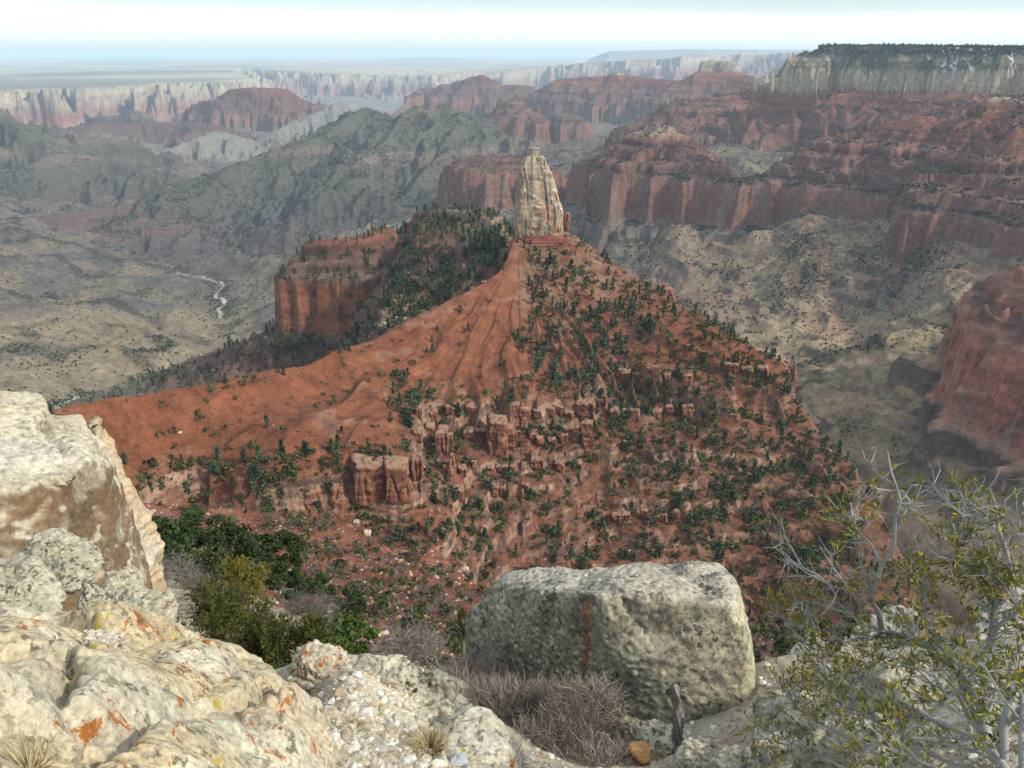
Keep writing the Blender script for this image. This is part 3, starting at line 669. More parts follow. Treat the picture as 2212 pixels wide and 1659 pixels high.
# cut into landforms
names = {0: ('canyon_floor', 'scrubby grey and straw-coloured basin floor with a pale winding creek bed', 'canyon floor'),
         101: ('red_ridge', 'bare red shale ridge and bushy ledged amphitheatre below the stone spire', 'ridge'),
         102: ('red_slope', 'nearer red soil slope strewn with pale stones and junipers', 'slope'),
         103: ('rim_slope', 'steep stony brush slope dropping just below the viewpoint rocks', 'slope')}
LAB = {'far_plateau': 'pale desert tableland with sunlit cream cliffs along its broken rim', 'forest_plateau': 'high forest-topped plateau with cream cliff band over red slopes', 'red_cliff': 'near red cliff wall standing at the edge of the greenish basin'}
FI = IDn[:-1, :-1].ravel()
vid = np.arange(NA * NR, dtype=np.int32).reshape(NA, NR)
quads = np.stack([vid[:-1, :-1], vid[1:, :-1], vid[1:, 1:], vid[:-1, 1:]], -1).reshape(-1, 4)
Vf = Pn.reshape(-1, 3); Cf = np.clip(COL, .01, .9).reshape(-1, 3); CLf = CL.ravel(); VGf = np.clip(VGn, 0, 1).ravel()
TERRAIN = {}
seen = {}
for i in np.unique(FI):
    q = quads[FI == i]
    u, inv = np.unique(q, return_inverse=True)
    if i in names: nm, lb, cat = names[i]
    else:
        nm = LF[i - 1]['name']; p = LF[i - 1]['pts'][len(LF[i - 1]['pts']) // 2]
        lb = LAB.get(nm); cat = nm.replace('_', ' ')
    o = mesh_np(nm, Vf[u], inv.reshape(q.shape), M_CANYON, Cf[u], {'cliff': CLf[u], 'veg': VGf[u], 'bedw': BW.ravel()[u], 'streakw': SW.ravel()[u]})
    tag(o, lb, cat, kind='structure')
    TERRAIN[int(i)] = o

# air: one closed box of thin even haze round the canyon, the sky outside it
bm = bmesh.new(); bmesh.ops.create_cube(bm, size=1)
zlo = float(Zn.min()) - 1; zhi = float(max(Zn.max(), 0)) + 45
bmesh.ops.scale(bm, vec=(330000, 330000, zhi - zlo), verts=bm.verts)
bmesh.ops.translate(bm, vec=(0, 0, (zhi + zlo) / 2), verts=bm.verts)
me = bpy.data.meshes.new('haze'); bm.to_mesh(me); bm.free()
haze = bpy.data.objects.new('haze', me); COLL.objects.link(haze)
hm = bpy.data.materials.new('haze_air'); hm.use_nodes = True; t = hm.node_tree; t.nodes.clear()
ho = N_('ShaderNodeOutputMaterial', t); hv = N_('ShaderNodeVolumePrincipled', t)
hv.inputs['Color'].default_value = (.66, .84, 1.0, 1); hv.inputs['Density'].default_value = HAZE_DENSITY; hv.inputs['Anisotropy'].default_value = .0
t.links.new(hv.outputs[0], ho.inputs['Volume'])
me.materials.append(hm)
tag(haze, 'thin blue haze filling the canyon air toward the horizon', 'haze', kind='stuff')
# the cloud deck whose shade lies over the near canyon; the far rims stand in sun
CZ = 3300.0
off = CZ + 600
ox, oy = math.sin(SUN_AZ) * off / math.tan(SUN_EL), math.cos(SUN_AZ) * off / math.tan(SUN_EL)
nu, nv = 72, 20
vv = []
for j in range(nv + 1):
    ph = math.pi * j / nv
    for i in range(nu):
        a = 2 * math.pi * i / nu
        k = 1 + .22 * math.sin(3 * a + 1) + .10 * math.sin(7 * a + 2) + .06 * math.sin(13 * a)
        r_ = math.sin(ph) ** .6 * k
        vv.append((ox + 1200 + 9800 * r_ * math.cos(a), oy + 3300 + 8600 * r_ * math.sin(a), CZ + 350 * math.cos(ph) * (1 + .3 * math.sin(5 * a + 3 * ph))))
ff = [(j * nu + i, j * nu + (i + 1) % nu, (j + 1) * nu + (i + 1) % nu, (j + 1) * nu + i) for j in range(nv) for i in range(nu)]
cm = bpy.data.materials.new('cloud'); cm.use_nodes = True; t = cm.node_tree; t.nodes.clear()
co = N_('ShaderNodeOutputMaterial', t); ct = N_('ShaderNodeBsdfTransparent', t); cl_ = N_('ShaderNodeBsdfTranslucent', t); cx = N_('ShaderNodeMixShader', t)
ct.inputs['Color'].default_value = (1, 1, 1, 1); cl_.inputs['Color'].default_value = (.95, .95, .95, 1); cx.inputs[0].default_value = CLOUD_COVER
t.links.new(ct.outputs[0], cx.inputs[1]); t.links.new(cl_.outputs[0], cx.inputs[2]); t.links.new(cx.outputs[0], co.inputs['Surface'])
cloud = mesh_np('cloud', vv, ff, cm); tag(cloud, 'broad white cloud deck overhead shading the near canyon', 'cloud', kind='stuff')
print('TERRAIN', len(Vf), 'verts', zlo, zhi)
# ------------------------------------------------------------------ rock building
def terrain_hit(xd, yd):
    """the terrain point seen at a survey position"""
    dx, dy, dz = ray(xd, yd)
    a = math.atan2(dx, dy)
    f = (a - TH1[0]) / (TH1[1] - TH1[0]); i = int(np.clip(round(f), 0, NA - 1))
    g = Zn[i] - Rn[i] * dz
    j = np.flatnonzero(g >= 0)
    j = j[0] if len(j) else NR - 1
    R = float(Rn[i, j])
    return (dx * R, dy * R, float(Zn[i, j])), R
def ground_z(x, y):
    a = math.atan2(x, y); i = int(np.clip(round((a - TH1[0]) / (TH1[1] - TH1[0])), 0, NA - 1))
    return float(np.interp(math.hypot(x, y), Rn[i], Zn[i]))
_ico = {}
def ico(n):
    if n not in _ico:
        bm = bmesh.new(); bmesh.ops.create_icosphere(bm, subdivisions=n, radius=1)
        v = np.array([p.co[:] for p in bm.verts], np.float32); f = np.array([[q.index for q in p.verts] for p in bm.faces], np.int32)
        bm.free(); _ico[n] = (v, f)
    return _ico[n]
def vnormals(v, f):
    n = np.cross(v[f[:, 1]] - v[f[:, 0]], v[f[:, 2]] - v[f[:, 0]])
    out = np.zeros_like(v)
    for k in range(f.shape[1]):
        for c in range(3): out[:, c] += np.bincount(f[:, k], n[:, c], len(v))
    return out / (np.linalg.norm(out, axis=1, keepdims=True) + 1e-12)
def hull_planes(pts):
    bm = bmesh.new()
    for p in pts: bm.verts.new(p)
    bmesh.ops.convex_hull(bm, input=bm.verts)
    bm.normal_update()
    pl = []
    for fc in bm.faces:
        n = np.array(fc.normal[:]); h = float(n @ np.array(fc.verts[0].co[:]))
        if not any(abs(h - q[1]) < 1e-4 and n @ q[0] > .9999 for q in pl): pl.append((n, h))
    bm.free()
    return pl
def hull_rock(pts, n=5, soft=18, disp=(), seed=0):
    """closed rock grown out to the hull of its corner points, edges worn by 'soft', then roughened; disp = [(wavelength, amplitude, octaves, kind)]"""
    pts = np.array(pts, float); c = pts.mean(0)
    pl = hull_planes([tuple(p - c) for p in pts])
    d, f = ico(n)
    acc = np.zeros(len(d))
    for nn_, h in pl:
        acc += np.maximum((d @ nn_.astype(np.float32)) / max(h, 1e-4), 0) ** soft
    v = d * (acc ** (-1 / soft))[:, None].astype(np.float32)
    v = v.astype(np.float32)
    for wl, amp, oc, kind in disp:
        nr = vnormals(v, f)
        q = (v + c.astype(np.float32)) / wl
        if kind == 'ridge': k = np.abs(fbm3(q[:, 0], q[:, 1], q[:, 2], oc, seed)) * 2.2 - .5
        elif kind == 'bed': k = noise3(q[:, 0] * .12, q[:, 1] * .12, q[:, 2], seed) + .5 * noise3(q[:, 0] * .3, q[:, 1] * .3, q[:, 2] * 2.3, seed + 4)
        elif kind == 'joint': k = -np.maximum(0, .16 - np.abs(noise3(q[:, 0], q[:, 1], q[:, 2] * .15, seed + 7))) / .16
        elif kind == 'pit': k = -np.maximum(0, fbm3(q[:, 0], q[:, 1], q[:, 2], oc, seed + 9) - .18) * 3
        else: k = fbm3(q[:, 0], q[:, 1], q[:, 2], oc, seed)
        v = v + nr * (k * amp)[:, None]
        seed += 11
    return v, f, c, vnormals(v, f)

def stone_material(name, grain=.02, pit=.5, orange=.0, yellow=.0, green=.0, dark=.0, scale=1.0, bump=.6, bump_d=.01):
    """weathered limestone: vertex colour, pores, crusts of orange, yellow and grey-green lichen"""
    m, t, b = new_mat(name, .9)
    L = t.links.new
    at = N_('ShaderNodeAttribute', t, attribute_name='Col'); geo = N_('ShaderNodeNewGeometry', t)
    def noise(sc, det=4, rough=.6, dist=0., off=0.):
        n = N_('ShaderNodeTexNoise', t); n.inputs['Scale'].default_value = sc * scale; n.inputs['Detail'].default_value = det; n.inputs['Roughness'].default_value = rough; n.inputs['Distortion'].default_value = dist
        mp = N_('ShaderNodeMapping', t); mp.inputs['Location'].default_value = (off, off * .7, -off)
        L(geo.outputs['Position'], mp.inputs[0]); L(mp.outputs[0], n.inputs['Vector'])
        return n.outputs['Fac']
    def mr(v, a, b_, c, d, smooth=False):
        n = N_('ShaderNodeMapRange', t); L(v, n.inputs[0])
        if smooth: n.interpolation_type = 'SMOOTHSTEP'
        for i, x in zip((1, 2, 3, 4), (a, b_, c, d)): n.inputs[i].default_value = x
        return n.outputs[0]
    def mix(f, a, c):
        n = N_('ShaderNodeMix', t, data_type='RGBA'); L(f, n.inputs['Factor']); L(a, n.inputs['A'])
        if isinstance(c, tuple): n.inputs['B'].default_value = c
        else: L(c, n.inputs['B'])
        return n.outputs['Result']
    def mul(a, c):
        n = N_('ShaderNodeMath', t, operation='MULTIPLY'); L(a, n.inputs[0])
        if isinstance(c, float): n.inputs[1].default_value = c
        else: L(c, n.inputs[1])
        return n.outputs[0]
    sc_ = N_('ShaderNodeVectorMath', t, operation='SCALE'); L(at.outputs['Color'], sc_.inputs[0])
    L(mul(mr(noise(48, 7, .78), .32, .68, .52, 1.42), mr(noise(5, 5, .65), .3, .7, .78, 1.2)), sc_.inputs['Scale'])
    c = sc_.outputs[0]
    if green: c = mix(mul(mr(noise(4, 6, .7, 0, 3.1), .62 - green * .3, .70 - green * .3, 0, .85), mr(noise(28, 4), .35, .6, .15, 1)), c, (.31, .32, .22, 1))
    if dark: c = mix(mul(mr(noise(6.5, 6, .72, 0, 7.7), .66 - dark * .3, .72 - dark * .3, 0, .9), mr(noise(40, 4), .35, .6, .2, 1)), c, (.10, .095, .08, 1))
    if yellow: c = mix(mul(mr(noise(7, 4, .65, .4, 1.7), .74 - yellow * .25, .75 - yellow * .25, 0, .9), mr(noise(70, 3), .3, .5, .5, 1)), c, (.34, .26, .035, 1))
    if orange: c = mix(mul(mr(noise(8.5, 6, .72, .8, 5.3), .72 - orange * .25, .73 - orange * .25, 0, .95), mr(noise(45, 4), .34, .46, .25, 1)), c, (.31, .105, .016, 1))
    if pit:
        p_ = mul(mr(noise(30, 4, .65, 0, 2.2), .53, .60, 0, 1), mr(noise(3.5, 3), .38, .58, .12, 1.0))
        c = mix(mul(p_, pit), c, (.07, .06, .045, 1))
    L(c, b.inputs['Base Color'])
    bp = N_('ShaderNodeBump', t); bp.inputs['Strength'].default_value = bump; bp.inputs['Distance'].default_value = bump_d
    L(noise(38, 8, .68), bp.inputs['Height']); L(bp.outputs[0], b.inputs['Normal'])
    return m
M_ROCKFAR = stone_material('ledge_stone', scale=.025, pit=.0, dark=.35, bump=.5, bump_d=.6)

# ---- the stone spire: banded shaft, cap block, red shale plinth
SPROWS = [(1142,1166,320.5),(1141,1166.5,330),(1138,1168,338),(1134.5,1175,341),(1131,1178.5,346),(1127,1180,351),(1124,1181,357),(1122.5,1185.5,360),(1121.8,1188,369),(1121,1192.5,374),(1120,1195,386),(1118.8,1198.5,392),(1117.5,1201,403),(1116,1204,409),(1115,1206.5,424),(1114,1209.5,438),(1112.6,1213.5,444),(1111.8,1216,452),(1111,1218,460),(1110.5,1217,485),(1112,1216.5,497),(1114,1217,508)]
R0 = 1185.0
def section(rows, R):
    out = []
    for xl, xr, y in rows:
        a, b_ = P(xl, y, R), P(xr, y, R)
        out.append(((a[0] + b_[0]) / 2, (b_[0] - a[0]) / 2, (a[2] + b_[2]) / 2))
    return np.array(out[::-1])              # bottom up
cyl = math.cos(math.atan2(P(1165,420,R0)[0], P(1165,420,R0)[1])) * R0 + 6
def shaft(rows, na, nh, depth, seed, cracks=(), rough=1.0):
    s = section(rows, R0)
    zz = np.linspace(s[0, 2], s[-1, 2], nh)
    cx_ = np.interp(zz, s[:, 2], s[:, 0]); hw = np.interp(zz, s[:, 2], s[:, 1])
    th = np.linspace(0, 2 * math.pi, na, endpoint=False)
    T, Z = np.meshgrid(th, zz, indexing='ij')
    HW = np.repeat(hw[None], na, 0); CX = np.repeat(cx_[None], na, 0)
    e = .46
    ux = np.sign(np.cos(T)) * np.abs(np.cos(T)) ** e; uy = np.sign(np.sin(T)) * np.abs(np.sin(T)) ** e
    X = ux * HW; Y = uy * HW * depth
    # joint-bounded blocks: step the faces in and out by cells along the wall and by beds
    q = np.round((ux * 3.1 - uy * 2.3) + .5 * noise2(Z / 30, T * 2, seed)); bedn = np.floor(Z / 24 + .8 * noise2(T * 2, Z / 20, seed + 1))
    blk = noise2(q * 1.37 + .5, bedn * .41 + .3, seed + 2) * 3.6 + noise2(q * .9, Z / 26, seed + 3) * 2.2
    f3 = fbm3(X / 14, Y / 14, Z / 22, 4, seed + 5) * 2.4 + fbm3(X / 3.5, Y / 3.5, Z / 6, 3, seed + 6) * .8
    dsp = rough * (blk + f3 - .9)
    for xo, w, dep, z0, z1 in cracks:
        dsp = dsp - dep * np.exp(-((X - xo - 1.2 * noise2(Z / 14, Z * 0 + xo, seed)) / w) ** 2) * (uy < 0) * sstep(z0 - 6, z0 + 6, Z) * sstep(z1 + 6, z1 - 6, Z)
    nx, ny = ux * depth, uy
    nl = np.hypot(nx, ny) + 1e-6
    edge_damp = 1 - .75 * np.abs(ux) ** 4
    X = X + dsp * nx / nl * edge_damp; Y = Y + dsp * ny / nl
    V = np.stack([CX + X, cyl + Y, Z], -1).reshape(-1, 3)
    idx = np.arange(na * nh).reshape(na, nh)
    a = idx[:, :-1]; b_ = np.roll(idx, -1, 0)[:, :-1]; c = np.roll(idx, -1, 0)[:, 1:]; d = idx[:, 1:]
    F = np.stack([a, b_, c, d], -1).reshape(-1, 4)
    # cap the top with a slightly domed fan of quads
    top = idx[:, -1]; ctr = V[top].mean(0)
    rings = [top]; VV = [V]; base = len(V)
    for k, sc_ in enumerate((.6, .25)):
        r_ = ctr + (V[top] - ctr) * sc_; r_[:, 2] += 1.2 * fbm2(r_[:, 0] / 6, r_[:, 1] / 6, 2, seed + 9)
        VV.append(r_); rings.append(np.arange(base, base + na)); base += na
    FF = [F]
    for r0, r1 in zip(rings[:-1], rings[1:]):
        FF.append(np.stack([r0, np.roll(r0, -1), np.roll(r1, -1), r1], -1))
    VV.append(np.array([ctr])); cc = base
    FF.append(np.stack([rings[-1], np.roll(rings[-1], -1), np.full(na, cc), np.full(na, cc)], -1)[:, [0, 1, 2, 2]][:, :4])
    V = np.concatenate(VV)
    last = FF.pop()
    tri = last[:, :3]
    return V, np.concatenate(FF), tri, (CX, X, Z)
def spire_cols(V, seed):
    x, z = V[:, 0], V[:, 2]
    zb, zt = P(1165, 508, R0)[2], P(1165, 320, R0)[2]
    h = (z - zb) / (zt - zb)
    st = fbm3(x / 6, V[:, 1] / 6, z / 38, 4, seed); bl = fbm3(x / 15, V[:, 1] / 15, z / 15, 4, seed + 3); fn = fbm3(x / 2.5, V[:, 1] / 2.5, z / 4, 3, seed + 5)
    c = np.array([.33, .262, .178], np.float32) * np.ones((len(V), 1), np.float32)
    c = lerp(c, np.array([.24, .22, .155], np.float32), sstep(-.05, .35, bl)[:, None] * .8)
    org = sstep(-.12, .15, st + .25 * bl - .25 * (h - .32)) * sstep(.80, .45, h)
    c = lerp(c, np.array([.36, .195, .11], np.float32), (org * .85)[:, None])
    c = lerp(c, np.array([.46, .40, .29], np.float32), (sstep(.22, .38, fbm3(x / 20, V[:, 1] / 20, z / 8, 3, seed + 8)) * .8)[:, None])
    c = lerp(c, np.array([.15, .135, .11], np.float32), (sstep(.15, .42, -st) * .6)[:, None])
    # pale scars of fallen slabs
    px, py = proj(x, V[:, 1], z)
    for (x0, y0, x1, y1, w) in ((1133,410,1162,428,1.6),(1190,424,1199,446,2.2),(1199,440,1213,452,1.4)):
        L2 = (x1 - x0) ** 2 + (y1 - y0) ** 2
        tt_ = np.clip(((px - x0) * (x1 - x0) + (py - y0) * (y1 - y0)) / L2, 0, 1)
        d = np.hypot(px - x0 - tt_ * (x1 - x0), py - y0 - tt_ * (y1 - y0))
        c = lerp(c, np.array([.55, .52, .44], np.float32), (sstep(w * 1.5, w * .5, d + 1.2 * bl) * (V[:, 1] < cyl) * .9)[:, None])
    for xo in (1148, 1164, 1172, 1181, 1190, 1203):          # joints
        off_ = px - xo - 3.0 * noise2(py / 25, py * 0 + xo, seed) - (.06 * (py - 420) if xo > 1170 else 0)
        c = lerp(c, np.array([.05, .042, .035], np.float32), (sstep(1.5, .5, np.abs(off_)) * sstep(-.25, .15, noise2(py / 22, py * 0 + xo * .7, seed + 2)) * (V[:, 1] < cyl) * .9)[:, None])
    return c * (1.12 + .34 * fn)[:, None]
def obj_quads_tris(name, V, F, tri, mat, cols, parent):
    F3 = np.concatenate([np.concatenate([F[:, [0, 1, 2]], F[:, [0, 2, 3]]]), tri])
    return mesh_np(name, V, F3, mat, cols, parent=parent)
base_c = P(1166, 512, R0)
spire = empty('rock_spire', (0, 0, 0))
tag(spire, 'tall cream and orange sandstone spire crowning the red ridge', 'rock spire')
zc_ = lambda y: P(1165, y, R0)[2]
V, F, tri, _ = shaft(SPROWS[2:], 300, 240, .72, 301, cracks=[(1.5, 1.0, 5.5, zc_(478), zc_(346)), (13, .9, 4.0, zc_(470), zc_(375)), (-16, 1.0, 3.5, zc_(430), zc_(350)), (24, .9, 4.0, zc_(490), zc_(435)), (-22, .8, 3, zc_(505), zc_(470)), (-6, .7, 2.2, zc_(505), zc_(440))])
obj_quads_tris('sandstone_shaft', V, F, tri, M_ROCKFAR, spire_cols(V, 311), spire)
V, F, tri, _ = shaft([(1142.5,1165.5,320),(1141.5,1166,322),(1141.5,1166,336),(1139.5,1166.5,339.5)], 90, 40, .8, 331, rough=.35)
obj_quads_tris('cap_block', V, F, tri, M_ROCKFAR, spire_cols(V, 333) * 1.02, spire)
V, F, tri, _ = shaft([(1124,1217,504),(1121,1218,507),(1121,1218.5,509),(1117,1220,511),(1117,1220,514),(1112,1222,516),(1112,1222,519),(1105,1226,522),(1098,1232,535)], 200, 60, .8, 341, rough=.45)
rc_ = np.array([.22, .075, .05], np.float32) * (1 + .45 * noise2(V[:, 2] / 2.2, V[:, 0] / 60, 344) + .2 * fbm3(V[:, 0] / 5, V[:, 1] / 5, V[:, 2] / 5, 3, 345))[:, None]
obj_quads_tris('shale_plinth', V, F, tri, M_ROCKFAR, rc_, spire)

def rock_thing(name, pts, label, cat, mat, colf, n=5, soft=18, disp=(), seed=0, group=None, parent=None):
    v, f, c, nr = hull_rock(pts, n, soft, disp, seed)
    o = mesh_np(name, v, f, mat, colf(v + c.astype(np.float32), nr), parent=parent)
    o.location = tuple(c)
    if label: tag(o, label, cat, group)
    return o
def box_pts(x0, x1, y0, y1, R, depth, jitter=.08, seed=0, lean=0., base=None):
    """block facing the viewpoint: survey outline x0..x1 by y0 (top)..y1 (foot), 'depth' metres thick"""
    rd = random.Random(seed); pts = []
    w = (P(x1, y0, R)[0] - P(x0, y0, R)[0])
    for (x, y) in ((x0, y0), (x1, y0), (x1, y1), (x0, y1)):
        for dd in (0, depth):
            p = P(x, y, R); r_ = math.hypot(p[0], p[1])
            q = [p[0] * (1 + dd / r_), p[1] * (1 + dd / r_), p[2]]
            pts.append([q[i] + w * jitter * rd.uniform(-1, 1) for i in range(3)])
    return pts
def lump_pts(x0, x1, y0, y1, R, depth, seed):
    """irregular rock set into the ground: narrow uneven top, spreading foot toward the viewpoint"""
    rd = random.Random(seed); pts = []
    a, b = P(x0, y1, R), P(x1, y1, R); t = P((x0 + x1) / 2, y0, R + depth * .75)
    w = math.dist(a[:2], b[:2]); foot = (a[2] + b[2]) / 2; h = max(t[2] - foot, .16 * w, .05)
    c = P((x0 + x1) / 2, y1, R); ux, uy = c[0] / R, c[1] / R; vx, vy = uy, -ux
    for lev, k, n in ((-.35, 1.1, 8), (.25, 1.0, 8), (.7, .82, 7), (1.0, .48, 6)):
        for i in range(n):
            an = 6.283 * (i + rd.uniform(-.35, .35)) / n
            q = k * rd.uniform(.82, 1.08)
            sx = math.cos(an) * q * w / 2; sy = (math.sin(an) * q + .35 * lev) * depth / 2
            pts.append((c[0] + vx * sx + ux * (sy + depth * .35), c[1] + vy * sx + uy * (sy + depth * .35), foot + h * (lev + rd.uniform(-.1, .06) + .18 * math.sin(an) * (lev > .5))))
    return pts

def red_cols(seed, cap=None):
    def f(v, n):
        a = fbm3(v[:, 0] / 6, v[:, 1] / 6, v[:, 2] / 9, 4, seed); s_ = fbm3(v[:, 0] / 2, v[:, 1] / 2, v[:, 2] / 12, 3, seed + 1); b_ = noise3(v[:, 0] / 40, v[:, 1] / 40, v[:, 2] / 2.2, seed + 2)
        c = lerp(np.array([.19, .072, .042], np.float32), np.array([.27, .15, .098], np.float32), sstep(-.15, .4, a)[:, None])
        c = lerp(c, np.array([.14, .085, .065], np.float32), (sstep(.08, .4, s_) * .6)[:, None])
        c = c * (1 + .25 * b_)[:, None]
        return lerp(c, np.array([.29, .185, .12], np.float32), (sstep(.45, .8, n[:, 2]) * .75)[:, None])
    return f
DSP = [(26, 2.6, 3, ''), (9, 1.5, 3, 'ridge'), (5, 1.1, 2, 'bed'), (9, 2.4, 1, 'joint'), (2.5, .5, 3, 'ridge')]
PILLARS = [  # x0, x1, top, foot, depth, label
    (1240,1283,872,925,14,'square pale-topped rock tower leaning out of the bushy ledges'),
    (1256,1284,915,985,9,'slim buttress running down below the square pale-topped tower'),
    (1052,1095,915,985,16,'broad banded rock block in the middle of the ledges'),
    (1092,1112,925,975,9,'narrow pillar standing against the broad banded block'),
    (940,968,935,985,9,'grey-streaked rock pillar at the inner corner of the ledges'),
    (962,990,975,1035,10,'lichened buff pillar at the foot of the grey-streaked one'),
    (762,832,1010,1092,18,'smooth brick-red cliff slab with level cracks'),
    (834,888,1008,1085,16,'darker red cliff slab beside a deep vertical cleft'),
    (888,912,992,1062,10,'tall narrow buff post at the end of the red slabs'),
    (706,765,1032,1102,14,'rounded red buttress at the outer end of the cliff slabs'),
    (650,708,1052,1100,10,'low banded red block on the slope edge'),
    (1662,1712,776,800,10,'stack of pale knobs on the right-hand skyline ridge'),
    (1700,1719,782,835,7,'knobbly balanced pinnacle at the very edge of the skyline'),
    (1403,1462,610,640,16,'banded orange rock block jutting from the skyline below the spire'),
    (1219,1232,461,494,9,'thin dark red pillar close behind the spire')]
for k, (x0, x1, y0, y1, dep, lb) in enumerate(PILLARS):
    (hx, hy, hz), R = terrain_hit((x0 + x1) / 2, y1)
    if k == 14: R = 1205
    if k in (11, 12): R = 998
    if k == 13: R = 1138
    rock_thing('rock_pillar', (lump_pts(x0, x1, y0, y1 + 6, R - 3, dep * 1.6, k) if k in (5, 9, 10, 11, 12, 13) else box_pts(x0, x1, y0, y1 + 8, R - dep * .12, dep * 1.6, .13, k)), lb, 'rock pillar', M_ROCKFAR, red_cols(400 + k), 5, 16, DSP, 500 + k * 7, 'rock towers and slabs of the ledged slope')

# broken ledge blocks standing along the bands of the bowl
rl = random.Random(77)
for (xa, ya, xb, yb, n_) in ((885,905,1040,892,6),(1095,888,1240,900,6),(880,950,1050,945,6),(1110,950,1235,962,5),(985,1030,1250,1010,9),(1290,812,1490,822,7),(1300,900,1500,905,6),(930,1085,1150,1060,6),(1560,800,1650,812,4),(1300,1125,1480,1135,5)):
    for i_ in range(n_):
        t_ = (i_ + rl.uniform(.1, .9)) / n_; xx, yy = xa + (xb - xa) * t_, ya + (yb - ya) * t_ + rl.uniform(-7, 7); ww, hh_ = rl.uniform(11, 26), rl.uniform(9, 22)
        (hx, hy, hz), R = terrain_hit(xx, yy + 4)
        rock_thing('rock_ledge', box_pts(xx - ww / 2, xx + ww / 2, yy - hh_, yy + 6, R - 1.5, ww * .55, .17, rl.randint(0, 9999)), 'pale-capped red ledge block standing along the broken rock bands of the bushy slope', 'rock ledge', M_ROCKFAR, red_cols(rl.randint(0, 9999)), 4, 20, [(9, 1.3, 3, 'ridge'), (4, .8, 2, 'bed'), (6, 1.4, 1, 'joint')], rl.randint(0, 9999), 'ledge blocks along the rock bands')
# ------------------------------------------------------------------ trees and brush
def plant_mat(name, rough=.8, trans=.0):
    m, t, b = new_mat(name, rough)
    a = N_('ShaderNodeAttribute', t, attribute_name='Col')
    t.links.new(a.outputs['Color'], b.inputs['Base Color'])
    return m
M_LEAF = plant_mat('foliage'); M_BARK = plant_mat('bark', .95); M_STONE = stone_material('rubble_stone', scale=.5, pit=.0, dark=.2, bump=.4, bump_d=.05)

def leaf_tris(C, size, rs, flat=.0, aspect=1.5):
    """one randomly turned pointed leaf-spray (2 triangles) per centre"""
    n = len(C)
    a = rs.normal(size=(n, 3)); a[:, 2] *= (1 - flat); a /= np.linalg.norm(a, axis=1, keepdims=True) + 1e-9
    b = rs.normal(size=(n, 3)); b -= (b * a).sum(1, keepdims=True) * a; b /= np.linalg.norm(b, axis=1, keepdims=True) + 1e-9
    s = (size * rs.uniform(.6, 1.3, n))[:, None]
    v = np.stack([C - a * s * aspect * .5, C + b * s * .5, C + a * s * aspect * .5, C - b * s * .5], 1).reshape(-1, 3)
    f = np.arange(n * 4).reshape(n, 4)
    return v, f
def tube(path, rad, k=5):
    """tapered tube along a polyline"""
    p = np.array(path, float); r = np.array(rad, float); n = len(p)
    tg = np.gradient(p, axis=0); tg /= np.linalg.norm(tg, axis=1, keepdims=True) + 1e-9
    ref = np.where(np.abs(tg[:, 2:3]) < .8, np.array([[0, 0, 1.]]), np.array([[1., 0, 0]]))
    u = np.cross(tg, ref); u /= np.linalg.norm(u, axis=1, keepdims=True) + 1e-9; w = np.cross(tg, u)
    a = np.linspace(0, 2 * math.pi, k, endpoint=False)
    v = (p[:, None] + r[:, None, None] * (np.cos(a)[None, :, None] * u[:, None] + np.sin(a)[None, :, None] * w[:, None])).reshape(-1, 3)
    i = np.arange(n * k).reshape(n, k)
    f = np.stack([i[:-1], np.roll(i, -1, 1)[:-1], np.roll(i, -1, 1)[1:], i[1:]], -1).reshape(-1, 4)
    return v, f
def merge(parts):
    V, F, C = [], [], []; o = 0
    for v, f, c in parts:
        V.append(v); F.append(f + o); C.append(np.broadcast_to(c, v.shape)); o += len(v)
    return np.concatenate(V), np.concatenate(F), np.concatenate(C)

def crown_round(rs, n, clumps, leaf, h=1.0, w=.55, col=(.050, .074, .032), rag=.22):
    """juniper or pinyon: overlapping leaf clumps of uneven size, lobed outline, see-through gaps; unit height"""
    cc = []
    for i in range(clumps):
        a = rs.uniform(0, 2 * math.pi); zz = rs.uniform(.12, .92); rr = w * math.sqrt(rs.uniform(.02, 1)) * math.sin(math.pi * (zz * .82 + .12)) ** .7
        cc.append((rr * math.cos(a), rr * math.sin(a), zz * h, rs.uniform(.6, 1.25)))
    cc = np.array(cc); k = rs.randint(0, clumps, n)
    d = rs.normal(size=(n, 3)); d /= np.linalg.norm(d, axis=1, keepdims=True)
    rad = rag * cc[k, 3] * rs.uniform(.25, 1, n) ** .6
    C = cc[k, :3] + d * rad[:, None] * np.array([1, 1, .72])
    C[:, 2] = np.maximum(C[:, 2], .03)
    v, f = leaf_tris(C, leaf, rs)
    tone = (.72 + .5 * rs.uniform(size=clumps))[k] * rs.uniform(.75, 1.25, n)
    warm = rs.uniform(0, 1, n)[:, None] ** 3
    c = np.array(col)[None] * tone[:, None] * (1 + warm * np.array([.55, .3, .0]))
    return v, f, np.repeat(c, 4, 0)
def crown_cone(rs, n, leaf, col=(.040, .064, .034), w=.21):
    """fir: whorled drooping boughs, ragged spire"""
    z = rs.uniform(.06, 1, n) ** .85
    wh = np.round(z * 13) / 13 + rs.uniform(-.018, .018, n)
    r = w * (1.02 - wh) ** .8 * rs.uniform(.25, 1, n) ** .5 * (1 + .25 * np.sin(wh * 40)); a = rs.uniform(0, 2 * math.pi, n)
    r *= 1 + .28 * np.sin(a * 3 + wh * 9)
    C = np.stack([r * np.cos(a), r * np.sin(a), np.clip(wh - .25 * r, .04, 1)], -1)
    v, f = leaf_tris(C, leaf, rs, .55)
    tone = rs.uniform(.6, 1.35, n) * (.8 + .4 * (r / (w * (1.02 - wh) ** .8 + .01)))
    return v, f, np.repeat(np.array(col)[None] * tone[:, None], 4, 0)
